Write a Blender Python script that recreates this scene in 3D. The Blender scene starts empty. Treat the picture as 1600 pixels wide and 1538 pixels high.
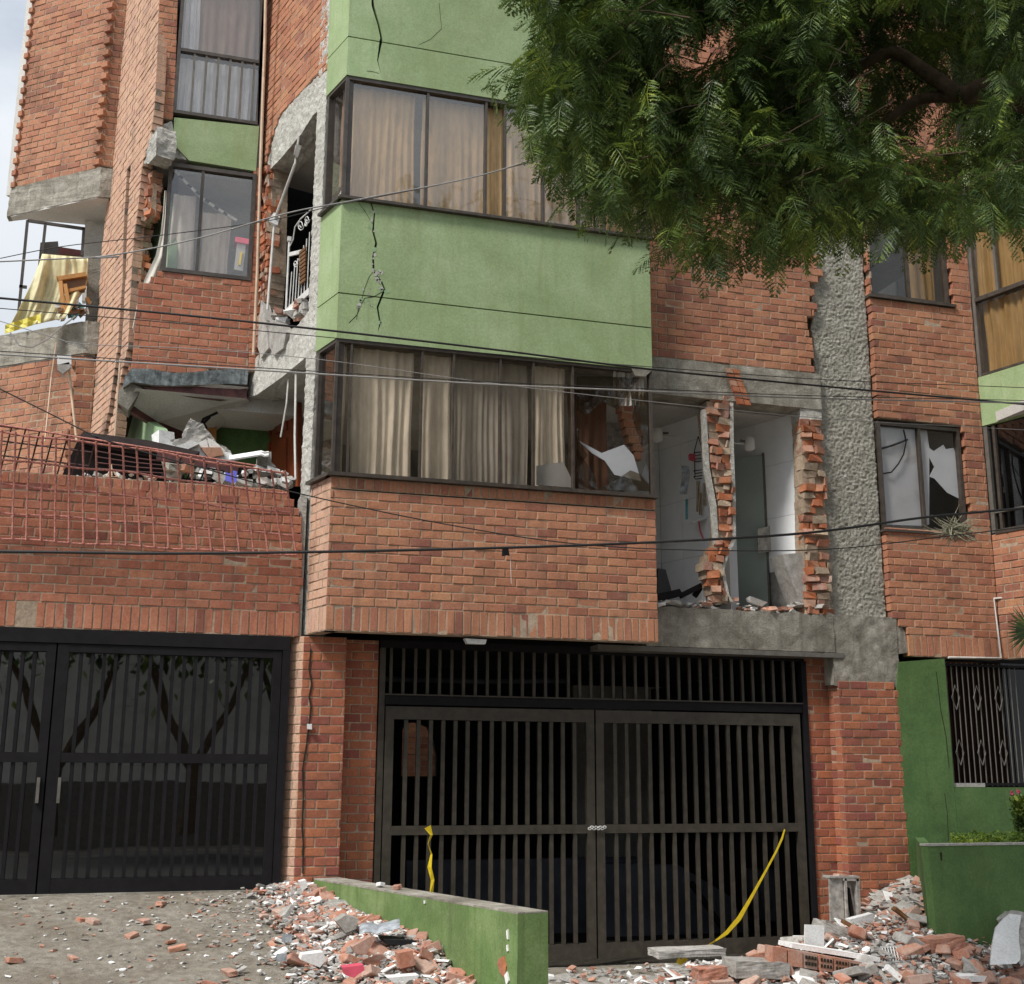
import bpy, bmesh, math, random
import numpy as np
from mathutils import Vector, Matrix, noise
random.seed(7); rng=np.random.default_rng(7)
sc=bpy.context.scene
COL=sc.collection
# ------------------------------------------------------------------ camera
F=1920.; PI=math.pi; pt=math.radians(13.06); ro=math.radians(.227); aF=math.radians(73.55); H=1.6
def V(*a): return np.array(a,float)
Xh=V(math.sin(aF),math.cos(aF)); Yh=V(math.sin(aF-PI/2),math.cos(aF-PI/2))
MM=np.array([[Xh[0],Xh[1],0],[Yh[0],Yh[1],0],[0,0,1.]])
r0=V(1,0,0); f0=V(0,math.cos(pt),math.sin(pt)); u0_=V(0,-math.sin(pt),math.cos(pt))
CR=MM@(math.cos(ro)*r0+math.sin(ro)*u0_); CU=MM@(-math.sin(ro)*r0+math.cos(ro)*u0_); CF=MM@f0
EYE=V(0,0,H)
cam_d=bpy.data.cameras.new('camera'); cam=bpy.data.objects.new('camera',cam_d); COL.objects.link(cam)
m=Matrix.Identity(4)
for i in range(3): m[i][0]=CR[i]; m[i][1]=CU[i]; m[i][2]=-CF[i]; m[i][3]=EYE[i]
cam.matrix_world=m; cam_d.sensor_width=36; cam_d.lens=F/1600*36; cam_d.clip_end=2000; cam_d.clip_start=.1
sc.camera=cam
# ------------------------------------------------------------------ light
SUN_EL=math.radians(52)
sun_dir=V(-.80,-.42,0); sun_dir/=np.linalg.norm(sun_dir); sun_dir=V(sun_dir[0]*math.cos(SUN_EL),sun_dir[1]*math.cos(SUN_EL),math.sin(SUN_EL))
world=bpy.data.worlds.new('World'); sc.world=world; world.use_nodes=True
wn=world.node_tree; wn.nodes.clear()
def N(t,ty,**k):
    n=t.nodes.new(ty)
    for a,b in k.items():
        if a.startswith('i_'): n.inputs[a[2:].replace('_',' ')].default_value=b
        else: setattr(n,a,b)
    return n
bg=N(wn,'ShaderNodeBackground'); bg.inputs[1].default_value=.082
wo=N(wn,'ShaderNodeOutputWorld'); sky=N(wn,'ShaderNodeTexSky'); sky.sky_type='NISHITA'; sky.sun_disc=False
sky.sun_elevation=SUN_EL; sky.sun_rotation=math.atan2(sun_dir[0],sun_dir[1])
tc=N(wn,'ShaderNodeTexCoord'); mp=N(wn,'ShaderNodeMapping'); mp.inputs['Scale'].default_value=(1,1,2.2)
ns=N(wn,'ShaderNodeTexNoise'); ns.inputs['Scale'].default_value=3.2; ns.inputs['Detail'].default_value=7; ns.inputs['Roughness'].default_value=.55
cr=N(wn,'ShaderNodeValToRGB'); cr.color_ramp.elements[0].position=.30; cr.color_ramp.elements[0].color=(.5,.5,.5,1); cr.color_ramp.elements[1].position=.58; cr.color_ramp.elements[1].color=(.96,.96,.96,1)
mx=N(wn,'ShaderNodeMix',data_type='RGBA'); sp=N(wn,'ShaderNodeSeparateXYZ'); rz=N(wn,'ShaderNodeMapRange'); rz.inputs[3].default_value=.50; rz.inputs[4].default_value=1.0; vm=N(wn,'ShaderNodeVectorMath',operation='SCALE'); vm.inputs[0].default_value=(9.7,10.2,10.7)
L=wn.links.new
L(tc.outputs['Generated'],mp.inputs[0]); L(mp.outputs[0],ns.inputs[0]); L(ns.outputs[0],cr.inputs[0]); L(cr.outputs[0],mx.inputs[0]); L(tc.outputs['Generated'],sp.inputs[0]); L(sp.outputs[2],rz.inputs[0]); L(rz.outputs[0],vm.inputs['Scale']); L(vm.outputs[0],mx.inputs[7]); L(sky.outputs[0],mx.inputs[6]); L(mx.outputs[2],bg.inputs[0]); L(bg.outputs[0],wo.inputs[0])
sl=bpy.data.lights.new('sun','SUN'); sl.energy=2.5; sl.angle=math.radians(12); sl.color=(1,.955,.89)
so=bpy.data.objects.new('sun',sl); COL.objects.link(so); so.rotation_euler=Vector(sun_dir).to_track_quat('Z','Y').to_euler(); so.location=(-10,-10,30)
vs=sc.view_settings; sc.display_settings.display_device='sRGB'; vs.view_transform='Standard'; vs.look='None'; vs.gamma=1; vs.exposure=0.64; vs.use_curve_mapping=False
# ------------------------------------------------------------------ materials
MATS={}
def newmat(name):
    m=bpy.data.materials.new(name); m.use_nodes=True; t=m.node_tree; b=t.nodes['Principled BSDF']; MATS[name]=m
    return m,t,b,t.links.new
def ramp(t,stops):
    c=N(t,'ShaderNodeValToRGB'); e=c.color_ramp.elements
    while len(e)>1: e.remove(e[-1])
    e[0].position=stops[0][0]; e[0].color=(*stops[0][1],1)
    for p,col in stops[1:]:
        x=e.new(p); x.color=(*col,1)
    return c
def pos(t,scale=(1,1,1)):
    g=N(t,'ShaderNodeNewGeometry'); mp=N(t,'ShaderNodeMapping'); mp.inputs['Scale'].default_value=scale; t.links.new(g.outputs['Position'],mp.inputs[0]); return mp
def noi(t,src,scale,detail=5,rough=.6,dist=0):
    n=N(t,'ShaderNodeTexNoise'); n.inputs['Scale'].default_value=scale; n.inputs['Detail'].default_value=detail; n.inputs['Roughness'].default_value=rough; n.inputs['Distortion'].default_value=dist
    t.links.new(src.outputs[0],n.inputs[0]); return n
def mixc(t,fac,a,b,mode='MIX'):
    x=N(t,'ShaderNodeMix',data_type='RGBA',blend_type=mode)
    for s,v in ((0,fac),(6,a),(7,b)):
        if hasattr(v,'is_output') or hasattr(v,'links'): t.links.new(v,x.inputs[s])
        elif s==0: x.inputs[0].default_value=v
        else: x.inputs[s].default_value=(*v,1)
    return x.outputs[2]
def bump(t,b,h,st=.4,dist=.01):
    n=N(t,'ShaderNodeBump'); n.inputs['Strength'].default_value=st; n.inputs['Distance'].default_value=dist; t.links.new(h,n.inputs['Height']); t.links.new(n.outputs[0],b.inputs['Normal'])
def rnd(t):
    oi=N(t,'ShaderNodeObjectInfo'); g=N(t,'ShaderNodeNewGeometry'); a=N(t,'ShaderNodeMath',operation='ADD'); f=N(t,'ShaderNodeMath',operation='FRACT')
    t.links.new(oi.outputs['Random'],a.inputs[0]); t.links.new(g.outputs['Random Per Island'],a.inputs[1]); t.links.new(a.outputs[0],f.inputs[0]); return f.outputs[0]
def mk_brick(name,stops,dust=.30,dustcol=(.52,.33,.24),grime=.4):
    m,t,b,l=newmat(name); b.inputs['Roughness'].default_value=.9; b.inputs['Specular IOR Level'].default_value=.25
    c=ramp(t,stops); l(rnd(t),c.inputs[0])
    p=pos(t); n1=noi(t,p,55,6,.7); n2=noi(t,p,9,8,.75,0); n3=noi(t,p,1.3,6,.65)
    r1=ramp(t,[(.3,(.62,.60,.60)),(.7,(1.22,1.2,1.18))]); l(n1.outputs[0],r1.inputs[0])
    o=mixc(t,.75,c.outputs[0],r1.outputs[0],'MULTIPLY')
    r2=ramp(t,[(.47,(0,0,0)),(.80,(dust,)*3)]); l(n2.outputs[0],r2.inputs[0]); o=mixc(t,r2.outputs[0],o,dustcol)
    r3=ramp(t,[(.30,(grime,)*3),(.46,(0,0,0))]); l(n3.outputs[0],r3.inputs[0]); o=mixc(t,r3.outputs[0],o,(.10,.055,.04))
    p4=pos(t,(7,7,1.0)); n4=noi(t,p4,1.6,5,.6); r4=ramp(t,[(.50,(0,0,0)),(.75,(.45,)*3)]); l(n4.outputs[0],r4.inputs[0]); o=mixc(t,r4.outputs[0],o,(.13,.085,.06))
    l(o,b.inputs['Base Color']); bump(t,b,n1.outputs[0],.5,.006); return m
BR=[(0,(.45,.20,.115)),(.22,(.48,.225,.135)),(.40,(.41,.17,.10)),(.55,(.52,.25,.145)),(.68,(.455,.215,.135)),(.80,(.39,.16,.10)),(.89,(.28,.115,.085)),(.94,(.54,.275,.15)),(1,(.43,.185,.11))]
mk_brick('brick_red',BR)
mk_brick('brick_garage_wall',[(a,(c[0]*.93,c[1]*.80,c[2]*.82)) for a,c in BR],.40)
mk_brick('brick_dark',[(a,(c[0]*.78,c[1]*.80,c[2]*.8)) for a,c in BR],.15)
mk_brick('brick_lit_pale',[(a,(min(.66,c[0]*.55+.34),c[1]*.7+.23,c[2]*.7+.18)) for a,c in BR],.55,(.60,.47,.38),.25)  # paler brick for left-facing sides, the sunlight on them put into the color
mk_brick('brick_tower',[(a,(c[0]*.9+.05,c[1]*.9+.03,c[2]*.9+.02)) for a,c in BR],.25,(.42,.33,.28),.6)
mk_brick('brick_broken',[(0,(.42,.13,.06)),(.4,(.50,.18,.08)),(.6,(.33,.10,.05)),(.8,(.45,.28,.20)),(1,(.5,.2,.1))],.5,(.5,.42,.36))
mk_brick('brick_pier',[(0,(.36,.125,.07)),(.3,(.42,.16,.09)),(.6,(.46,.17,.085)),(.8,(.27,.085,.07)),(1,(.38,.13,.08))],.12)
mk_brick('brick_chunk',[(0,(.47,.21,.14)),(.25,(.54,.29,.20)),(.5,(.42,.18,.12)),(.7,(.53,.38,.31)),(.85,(.38,.17,.12)),(1,(.56,.33,.25))],.85,(.52,.46,.41),.2)
def mk_stone(name,c0,c1,c2,sc_=9,bs=.5,bd=.01,stain=(.06,.055,.05),st=.5,rough=.92,fine=60,drip=0):
    m,t,b,l=newmat(name); b.inputs['Roughness'].default_value=rough; b.inputs['Specular IOR Level'].default_value=.25
    p=pos(t); n=noi(t,p,sc_,8,.68,.3); r=ramp(t,[(.28,c0),(.5,c1),(.72,c2)]); l(n.outputs[0],r.inputs[0])
    n2=noi(t,p,1.7,6,.62,.5); r2=ramp(t,[(.33,(st,)*3),(.56,(0,0,0))]); l(n2.outputs[0],r2.inputs[0]); o=mixc(t,r2.outputs[0],r.outputs[0],stain)
    n3=noi(t,p,fine,4,.7); r3=ramp(t,[(.3,(.7,.7,.7)),(.7,(1.2,1.2,1.2))]); l(n3.outputs[0],r3.inputs[0]); o=mixc(t,.7,o,r3.outputs[0],'MULTIPLY')
    oi=rnd(t); rr=ramp(t,[(0,(.8,.8,.8)),(1,(1.15,1.15,1.15))]); l(oi,rr.inputs[0]); o=mixc(t,.6,o,rr.outputs[0],'MULTIPLY')
    if drip:
        p4=pos(t,(9,9,.7)); n4=noi(t,p4,1.5,5,.6); r4=ramp(t,[(.52,(0,0,0)),(.72,(drip,)*3)]); l(n4.outputs[0],r4.inputs[0]); o=mixc(t,r4.outputs[0],o,stain)
    l(o,b.inputs['Base Color']); mm=N(t,'ShaderNodeMath',operation='MULTIPLY_ADD'); mm.inputs[1].default_value=.35; l(n3.outputs[0],mm.inputs[0]); l(n.outputs[0],mm.inputs[2]); bump(t,b,mm.outputs[0],bs,bd); return m
mk_stone('mortar',(.30,.22,.16),(.43,.33,.24),(.53,.43,.33),20,.6,.01,st=.3)
mk_stone('mortar_dark',(.15,.12,.095),(.23,.185,.145),(.30,.25,.20),20,.6,.01,st=.3)
mk_stone('concrete',(.19,.175,.145),(.32,.30,.255),(.50,.48,.42),7,.8,.02,stain=(.10,.085,.065),st=.6,drip=.5)
mk_stone('concrete_rough',(.27,.255,.215),(.41,.395,.34),(.54,.52,.455),10,.9,.03,stain=(.12,.11,.09),st=.35,fine=38)
mk_stone('concrete_pale',(.38,.37,.33),(.50,.49,.45),(.62,.61,.57),14,.9,.03,stain=(.2,.19,.17),st=.4,fine=30)
mk_stone('slab_edge',(.05,.055,.055),(.20,.23,.24),(.36,.40,.41),16,.7,.01,stain=(.02,.02,.02),st=.6,drip=.95)
mk_stone('plaster_white',(.62,.60,.57),(.70,.685,.65),(.75,.74,.71),3,.1,.003,stain=(.32,.29,.25),st=.35)
mk_stone('ceiling_plaster',(.56,.54,.51),(.62,.60,.57),(.66,.645,.62),2,.1,.003,stain=(.28,.25,.22),st=.35)
mk_stone('chunk_gray',(.24,.23,.21),(.40,.385,.36),(.55,.54,.51),12,.7,.01,st=.25,stain=(.2,.17,.14))
mk_stone('chunk_white',(.72,.71,.70),(.82,.82,.81),(.88,.88,.87),6,.2,.004,st=.15,stain=(.4,.37,.33))
mk_stone('driveway',(.17,.15,.12),(.29,.265,.22),(.42,.385,.32),14,.9,.03,stain=(.15,.115,.08),st=.5,fine=110)
mk_stone('asphalt',(.04,.04,.04),(.055,.055,.053),(.075,.075,.072),9,.6,.01,st=.2)
def mk_green(name,c0,c1,c2,bs=.15,st=.35,stain=(.12,.17,.07),drip=.45,sc_=2.5,fine=70):
    return mk_stone(name,c0,c1,c2,sc_,bs,.006,stain,st,.8,fine,drip)
mk_green('paint_light_green',(.27,.37,.18),(.325,.425,.225),(.40,.49,.29),.12,.4,(.25,.30,.14),.55)
mk_green('paint_pale_green',(.27,.40,.23),(.30,.43,.26),(.34,.46,.29),.12,.2,(.2,.3,.16),.3)
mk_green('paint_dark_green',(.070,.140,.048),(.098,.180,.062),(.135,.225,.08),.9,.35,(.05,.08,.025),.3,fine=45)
mk_green('paint_kerb_green',(.11,.20,.062),(.18,.275,.10),(.28,.37,.17),.35,.45,(.07,.10,.035),.5)
def plain(name,c,rough=.6,metal=0,spec=.5,var=.12,ns_=12,bs=.08):
    m,t,b,l=newmat(name); b.inputs['Roughness'].default_value=rough; b.inputs['Metallic'].default_value=metal; b.inputs['Specular IOR Level'].default_value=spec
    p=pos(t); n=noi(t,p,ns_,6,.65,.3); r=ramp(t,[(.3,tuple(x*(1-var*1.6) for x in c)),(.7,tuple(min(1,x*(1+var)) for x in c))]); l(n.outputs[0],r.inputs[0]); l(r.outputs[0],b.inputs['Base Color']); bump(t,b,n.outputs[0],bs,.004); return m
plain('black_metal',(.010,.009,.011),.7,0,.2,.25)
plain('brown_metal',(.048,.041,.030),.5,0,.5,.3)
plain('frame_bronze',(.065,.052,.042),.45,0,.5,.3)
plain('frame_gray',(.13,.12,.105),.5,0,.5,.2)
plain('rail_red',(.50,.20,.16),.6,0,.4,.45,60)
plain('rail_dark',(.07,.035,.035),.7,0,.3,.4,60)
plain('cable_black',(.018,.017,.017),.6)
plain('cable_gray',(.33,.32,.31),.6)
plain('pipe_tan',(.62,.45,.32),.5,0,.4,.15)
plain('pipe_white',(.66,.64,.60),.5,0,.4,.15)
plain('white_enamel',(.74,.74,.73),.3,0,.5,.06)
plain('white_paint_metal',(.68,.68,.66),.4,0,.5,.15)
plain('wood_door',(.24,.055,.02),.4,0,.5,.25,5)
plain('wood_brown',(.17,.085,.035),.5,0,.4,.25,5)
plain('wood_orange',(.50,.24,.07),.5,0,.4,.2,6)
plain('wood_gray',(.42,.40,.37),.7,0,.3,.35,18)
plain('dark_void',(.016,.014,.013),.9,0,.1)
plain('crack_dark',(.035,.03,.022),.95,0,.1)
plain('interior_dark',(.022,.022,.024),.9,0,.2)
plain('interior_blue',(.09,.10,.125),.8,0,.3,.3,2)
plain('sheet_maroon',(.10,.035,.032),.6,0,.4,.35,10)
plain('sheet_brown',(.045,.03,.028),.6,0,.4,.35,10)
plain('plastic_blue',(.15,.17,.75),.4)
plain('plastic_pink',(.70,.10,.16),.5)
plain('plastic_teal',(.10,.32,.33),.5)
plain('bag_gray',(.42,.46,.50),.45,0,.5,.3,18)
plain('towel_cream',(.50,.42,.32),.9,0,.1,.2,20)
plain('tape_yellow',(.75,.55,.02),.5,0,.4,.12,30)
plain('tv_black',(.012,.012,.013),.25)
plain('tarp_yellow',(.66,.60,.36),.5,0,.4,.18,5)
plain('tarp_bright',(.70,.62,.10),.5,0,.4,.15,5)
plain('bark',(.085,.060,.038),.9,0,.2,.35,20,.5)
plain('plant_dry',(.30,.29,.21),.9,0,.1,.35,25)
plain('car_blue',(.02,.10,.28),.3)
plain('flower_pink',(.55,.06,.16),.7)
plain('blind_maroon',(.26,.10,.10),.6,0,.3,.2)
def cloth(name,c,tr=.35,var=.15):
    m,t,b,l=newmat(name); out=t.nodes['Material Output']
    p=pos(t,(1,1,.25)); n=noi(t,p,14,5,.6); r=ramp(t,[(.3,tuple(x*(1-var*1.5) for x in c)),(.7,tuple(x*(1+var) for x in c))]); l(n.outputs[0],r.inputs[0]); l(r.outputs[0],b.inputs['Base Color']); b.inputs['Roughness'].default_value=.9; b.inputs['Specular IOR Level'].default_value=.1
    tl=N(t,'ShaderNodeBsdfTranslucent'); l(r.outputs[0],tl.inputs[0]); mxs=N(t,'ShaderNodeMixShader'); mxs.inputs[0].default_value=tr; l(b.outputs[0],mxs.inputs[1]); l(tl.outputs[0],mxs.inputs[2]); l(mxs.outputs[0],out.inputs[0]); return m
cloth('curtain_gold',(.82,.58,.32),.2); cloth('curtain_gray',(.86,.79,.69),.2); cloth('sheer_gray',(.46,.43,.39),.2)
cloth('curtain_lace',(.84,.86,.90),.2); cloth('curtain_brown',(.40,.29,.23),.2); cloth('curtain_beige',(.88,.79,.70),.2); cloth('curtain_ochre',(.42,.27,.11),.2); cloth('curtain_dark',(.14,.075,.05),.1); cloth('fabric_white',(.74,.70,.63),.2)
def glass(name,tint=(.75,.74,.70),refl=1.0,dirt=.10,dcol=(.28,.25,.21)):
    m,t,b,l=newmat(name); out=t.nodes['Material Output']; t.nodes.remove(b)
    tr=N(t,'ShaderNodeBsdfTransparent'); tr.inputs[0].default_value=(*tint,1)
    gl=N(t,'ShaderNodeBsdfGlossy'); gl.inputs['Roughness'].default_value=.015; gl.inputs[0].default_value=(.95,.95,.95,1)
    df=N(t,'ShaderNodeBsdfDiffuse'); df.inputs[0].default_value=(*dcol,1)
    fr=N(t,'ShaderNodeFresnel'); fr.inputs[0].default_value=1.5; mu=N(t,'ShaderNodeMath',operation='MULTIPLY',use_clamp=True); mu.inputs[1].default_value=1.7*refl; l(fr.outputs[0],mu.inputs[0]); gb_=N(t,'ShaderNodeNewGeometry'); iv=N(t,'ShaderNodeMath',operation='SUBTRACT'); iv.inputs[0].default_value=1; l(gb_.outputs['Backfacing'],iv.inputs[1]); mu2=N(t,'ShaderNodeMath',operation='MULTIPLY'); l(mu.outputs[0],mu2.inputs[0]); l(iv.outputs[0],mu2.inputs[1]); mu=mu2
    p=pos(t,(1,1,.5)); n=noi(t,p,2.5,6,.6,.4); r=ramp(t,[(.35,(dirt*.2,)*3),(.7,(dirt*1.8,)*3)]); l(n.outputs[0],r.inputs[0])
    a=N(t,'ShaderNodeMixShader'); l(r.outputs[0],a.inputs[0]); l(tr.outputs[0],a.inputs[1]); l(df.outputs[0],a.inputs[2])
    c=N(t,'ShaderNodeMixShader'); l(mu.outputs[0],c.inputs[0]); l(a.outputs[0],c.inputs[1]); l(gl.outputs[0],c.inputs[2]); l(c.outputs[0],out.inputs[0])
    wv=noi(t,pos(t),1.2,2,.5); bn=N(t,'ShaderNodeBump'); bn.inputs['Strength'].default_value=.10; bn.inputs['Distance'].default_value=.02; l(wv.outputs[0],bn.inputs['Height']); l(bn.outputs[0],gl.inputs['Normal']); return m
glass('glass_clear',(.98,.97,.96),.75,.02); glass('glass_dirty',(.95,.93,.90),.45,.07,(.20,.17,.13)); glass('glass_dark',(.22,.22,.23),1.5,.04,(.05,.045,.045)); glass('glass_black',(.06,.06,.065),.5,.03,(.03,.03,.03)); glass('glass_sky',(.98,.97,.96),2.0,.02); glass('glass_gate',(.22,.22,.23),3.4,.04,(.05,.045,.045)); glass('glass_brown',(.62,.57,.50),1.1,.08,(.12,.10,.08))
def leafm(name,stops,tr=.35):
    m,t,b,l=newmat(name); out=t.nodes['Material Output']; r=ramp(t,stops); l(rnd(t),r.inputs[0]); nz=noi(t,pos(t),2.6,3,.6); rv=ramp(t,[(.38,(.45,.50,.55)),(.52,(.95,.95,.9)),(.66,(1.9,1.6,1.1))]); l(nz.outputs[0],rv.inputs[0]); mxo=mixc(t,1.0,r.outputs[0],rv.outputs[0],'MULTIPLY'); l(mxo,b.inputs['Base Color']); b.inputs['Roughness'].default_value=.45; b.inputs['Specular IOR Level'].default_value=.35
    tl=N(t,'ShaderNodeBsdfTranslucent'); l(mxo,tl.inputs[0]); ms=N(t,'ShaderNodeMixShader'); ms.inputs[0].default_value=tr; l(b.outputs[0],ms.inputs[1]); l(tl.outputs[0],ms.inputs[2]); l(ms.outputs[0],out.inputs[0])
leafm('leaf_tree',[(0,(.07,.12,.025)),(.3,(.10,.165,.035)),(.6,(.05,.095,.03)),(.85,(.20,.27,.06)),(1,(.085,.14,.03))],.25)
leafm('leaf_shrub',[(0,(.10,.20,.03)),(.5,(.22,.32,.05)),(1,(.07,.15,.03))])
# tile with thin joints is geometry; tile glaze:
plain('tile_white',(.84,.86,.88),.25,0,.5,.05,3,.02)
plain('tile_gray',(.42,.43,.45),.3,0,.5,.06,3,.02)
plain('door_frosted',(.36,.43,.41),.3,0,.5,.08,2,.02)
# ------------------------------------------------------------------ helpers
def tag(o,label=None,cat=None,group=None,kind=None):
    if label: o['label']=label
    if cat: o['category']=cat
    if group: o['group']=group
    if kind: o['kind']=kind
    return o
def thing(name,label,cat,loc=(0,0,0),group=None):
    o=bpy.data.objects.new(name,None); COL.objects.link(o); o.location=loc; o.empty_display_size=.2
    return tag(o,label,cat,group)
def ploc(p):
    l=V(0,0,0)
    while p is not None: l+=V(*p.location); p=p.parent
    return l
class MB:
    def __init__(s): s.v=[]; s.f=[]
    def add(s,vs,fs):
        n=len(s.v); s.v+= [tuple(map(float,x)) for x in vs]; s.f+=[tuple(i+n for i in f) for f in fs]; return s
    def box8(s,c): return s.add(c,[(0,1,2,3),(7,6,5,4),(0,4,5,1),(1,5,6,2),(2,6,7,3),(3,7,4,0)])
    def box(s,x0,x1,y0,y1,z0,z1): return s.box8([(x0,y0,z0),(x0,y1,z0),(x1,y1,z0),(x1,y0,z0),(x0,y0,z1),(x0,y1,z1),(x1,y1,z1),(x1,y0,z1)])
    def prism(s,pl,poly,o0,o1):  # poly in (u,z); o0 front offset (outward), o1 back offset
        n=len(poly); a=sum(poly[i][0]*poly[(i+1)%n][1]-poly[(i+1)%n][0]*poly[i][1] for i in range(n))
        if a<0: poly=poly[::-1]
        vs=[pl.w(u,z,o0) for u,z in poly]+[pl.w(u,z,o1) for u,z in poly]
        return s.add(vs,[tuple(range(n)),tuple(range(2*n-1,n-1,-1))]+[(i,i+n,(i+1)%n+n,(i+1)%n) for i in range(n)])
    def bar(s,pl,u0,u1,z0,z1,o0,o1): return s.prism(pl,[(u0,z0),(u1,z0),(u1,z1),(u0,z1)],o0,o1)
    def tube(s,pts,r,n=6,cap=True):
        pts=[Vector(p) for p in pts]; k=len(pts); rs=r if hasattr(r,'__len__') else [r]*k
        vs=[]; up=None
        for i,p in enumerate(pts):
            d=(pts[min(i+1,k-1)]-pts[max(i-1,0)])
            d=d.normalized() if d.length>1e-9 else Vector((0,0,1))
            if up is None: up=d.orthogonal().normalized()
            up=(up-d*up.dot(d)); up=up.normalized() if up.length>1e-6 else d.orthogonal().normalized()
            w=d.cross(up)
            for j in range(n):
                a=2*PI*j/n; q=p+(up*math.cos(a)+w*math.sin(a))*rs[i]; vs.append(q)
        fs=[(i*n+j,i*n+(j+1)%n,(i+1)*n+(j+1)%n,(i+1)*n+j) for i in range(k-1) for j in range(n)]
        if cap: fs+=[tuple(range(n-1,-1,-1)),tuple((k-1)*n+j for j in range(n))]
        return s.add(vs,fs)
    def beam(s,a,b,w,h,up=(0,0,1)):
        a=Vector(a); b=Vector(b); d=(b-a).normalized(); x=d.cross(Vector(up)); x=x.normalized() if x.length>1e-4 else d.orthogonal().normalized(); y=x.cross(d)
        return s.box8([p+x*sx*w/2+y*sy*h/2 for p in (a,b) for sx,sy in ((-1,-1),(-1,1),(1,1),(1,-1))])
    def chunk(s,c,sz,rot,irr=.18,flat=None):
        R=rot; vs=[]
        for z in (-1,1):
            for x,y in ((-1,-1),(-1,1),(1,1),(1,-1)):
                k=[1+random.uniform(-irr*2,irr*.6) for _ in range(3)]
                vs.append(Vector(c)+R@Vector((x*sz[0]/2*k[0],y*sz[1]/2*k[1],z*sz[2]/2*k[2])))
        return s.box8(vs)
    def grid(s,P,thick=None):  # P: rows x cols of points
        r=len(P); c=len(P[0]); return s.add([q for row in P for q in row],[(i*c+j,i*c+j+1,(i+1)*c+j+1,(i+1)*c+j) for i in range(r-1) for j in range(c-1)])
    def build(s,name,mat,parent=None,smooth=False,label=None,cat=None,group=None,kind=None,solid=0):
        off=ploc(parent) if parent else V(0,0,0)
        me=bpy.data.meshes.new(name); me.from_pydata([(x-off[0],y-off[1],z-off[2]) for x,y,z in s.v],[],s.f); me.materials.append(MATS[mat])
        if smooth: me.polygons.foreach_set('use_smooth',[True]*len(me.polygons))
        me.update(); o=bpy.data.objects.new(name,me); COL.objects.link(o)
        if parent: o.parent=parent
        if solid: md=o.modifiers.new('solid','SOLIDIFY'); md.thickness=solid
        return tag(o,label,cat,group,kind)
def ray(x,y): return (x-800)/F*CR-(y-769)/F*CU+CF
def onY(x,y,Y): d=ray(x,y); return EYE+d*(Y/d[1])
def onZ(x,y,Z): d=ray(x,y); return EYE+d*((Z-H)/d[2])
class Plane:   # vertical wall plane; u runs left to right as seen, N faces the viewer
    def __init__(s,P,D): s.P=V(P[0],P[1],0); s.D=V(D[0],D[1],0)/np.hypot(*D[:2]); s.N=V(s.D[1],-s.D[0],0); s.th=math.atan2(s.D[1],s.D[0])
    def w(s,u,z,o=0): return s.P+s.D*u+s.N*o+V(0,0,z)
    def uz(s,x,y,o=0):
        d=ray(x,y); P=s.P+s.N*o; t=(s.N@(P-EYE))/(s.N@d); q=EYE+d*t; return (float((q-s.P)@s.D),float(q[2]))
    def px(s,pts,o=0): return [s.uz(*p,o) for p in pts]
def fp(Y): return Plane((0,Y),(1,0))
SD=V(math.cos(math.radians(106.67)),math.sin(math.radians(106.67)),0)
YA,YB,YG,YD,YC,YN=10.165,10.45,10.665,10.55,12.03,13.37
PA=fp(YA); PB=fp(YB); PG=fp(YG); PD=fp(YD); PC=fp(YC); PN=fp(YN)
PE=Plane((1.40,YA),-SD)              # side of the green bay, going back to the left
PS=Plane((-.335,YC),-SD)             # side of the second bay (tall pale strip)
PT=Plane((-.875,YN),(.7722,-.6354))  # long face of the leftmost tower
PH=Plane((8.20,YB),-SD)              # side of the right hand bay
# bricks: shared meshes, front face at local y=0, x along wall
CH=.076; BL=.19; BH_=.067; BW=.18
def brick_mesh(name,mat,l,h,d,seed,irr=.0025,bev=.004):
    r=random.Random(seed); j=lambda:r.uniform(-irr,irr)
    b=bev; x=l/2; z=h/2
    v=[(-x+b+j(),j(),-z+b+j()),(x-b+j(),j(),-z+b+j()),(x-b+j(),j(),z-b+j()),(-x+b+j(),j(),z-b+j()),
       (-x,b,-z),(x,b,-z),(x,b,z),(-x,b,z),(-x,d,-z),(x,d,-z),(x,d,z),(-x,d,z)]
    f=[(0,1,2,3),(0,4,5,1),(1,5,6,2),(2,6,7,3),(3,7,4,0),(4,8,9,5),(5,9,10,6),(6,10,11,7),(7,11,8,4),(11,10,9,8)]
    me=bpy.data.meshes.new(name); me.from_pydata(v,[],f); me.materials.append(MATS[mat]); me.update(); return me
_bm={}
def bmesh_for(mat,kind,k):
    key=(mat,kind,k)
    if key not in _bm:
        l,h=(BW,BH_) if kind=='s' else (.066,.20)
        _bm[key]=brick_mesh('brick_'+mat,mat,l,h,.10,hash(key[1])%7+k*13)
    return _bm[key]
def inter(polys,z):
    xs=[]
    for p in polys:
        n=len(p)
        for i in range(n):
            (x0,z0),(x1,z1)=p[i],p[(i+1)%n]
            if (z0<=z)!=(z1<=z): xs.append(x0+(z-z0)/(z1-z0)*(x1-x0))
    xs.sort(); return [(xs[i],xs[i+1]) for i in range(0,len(xs)-1,2) if xs[i+1]-xs[i]>.02]
ALLB=[0]
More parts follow.
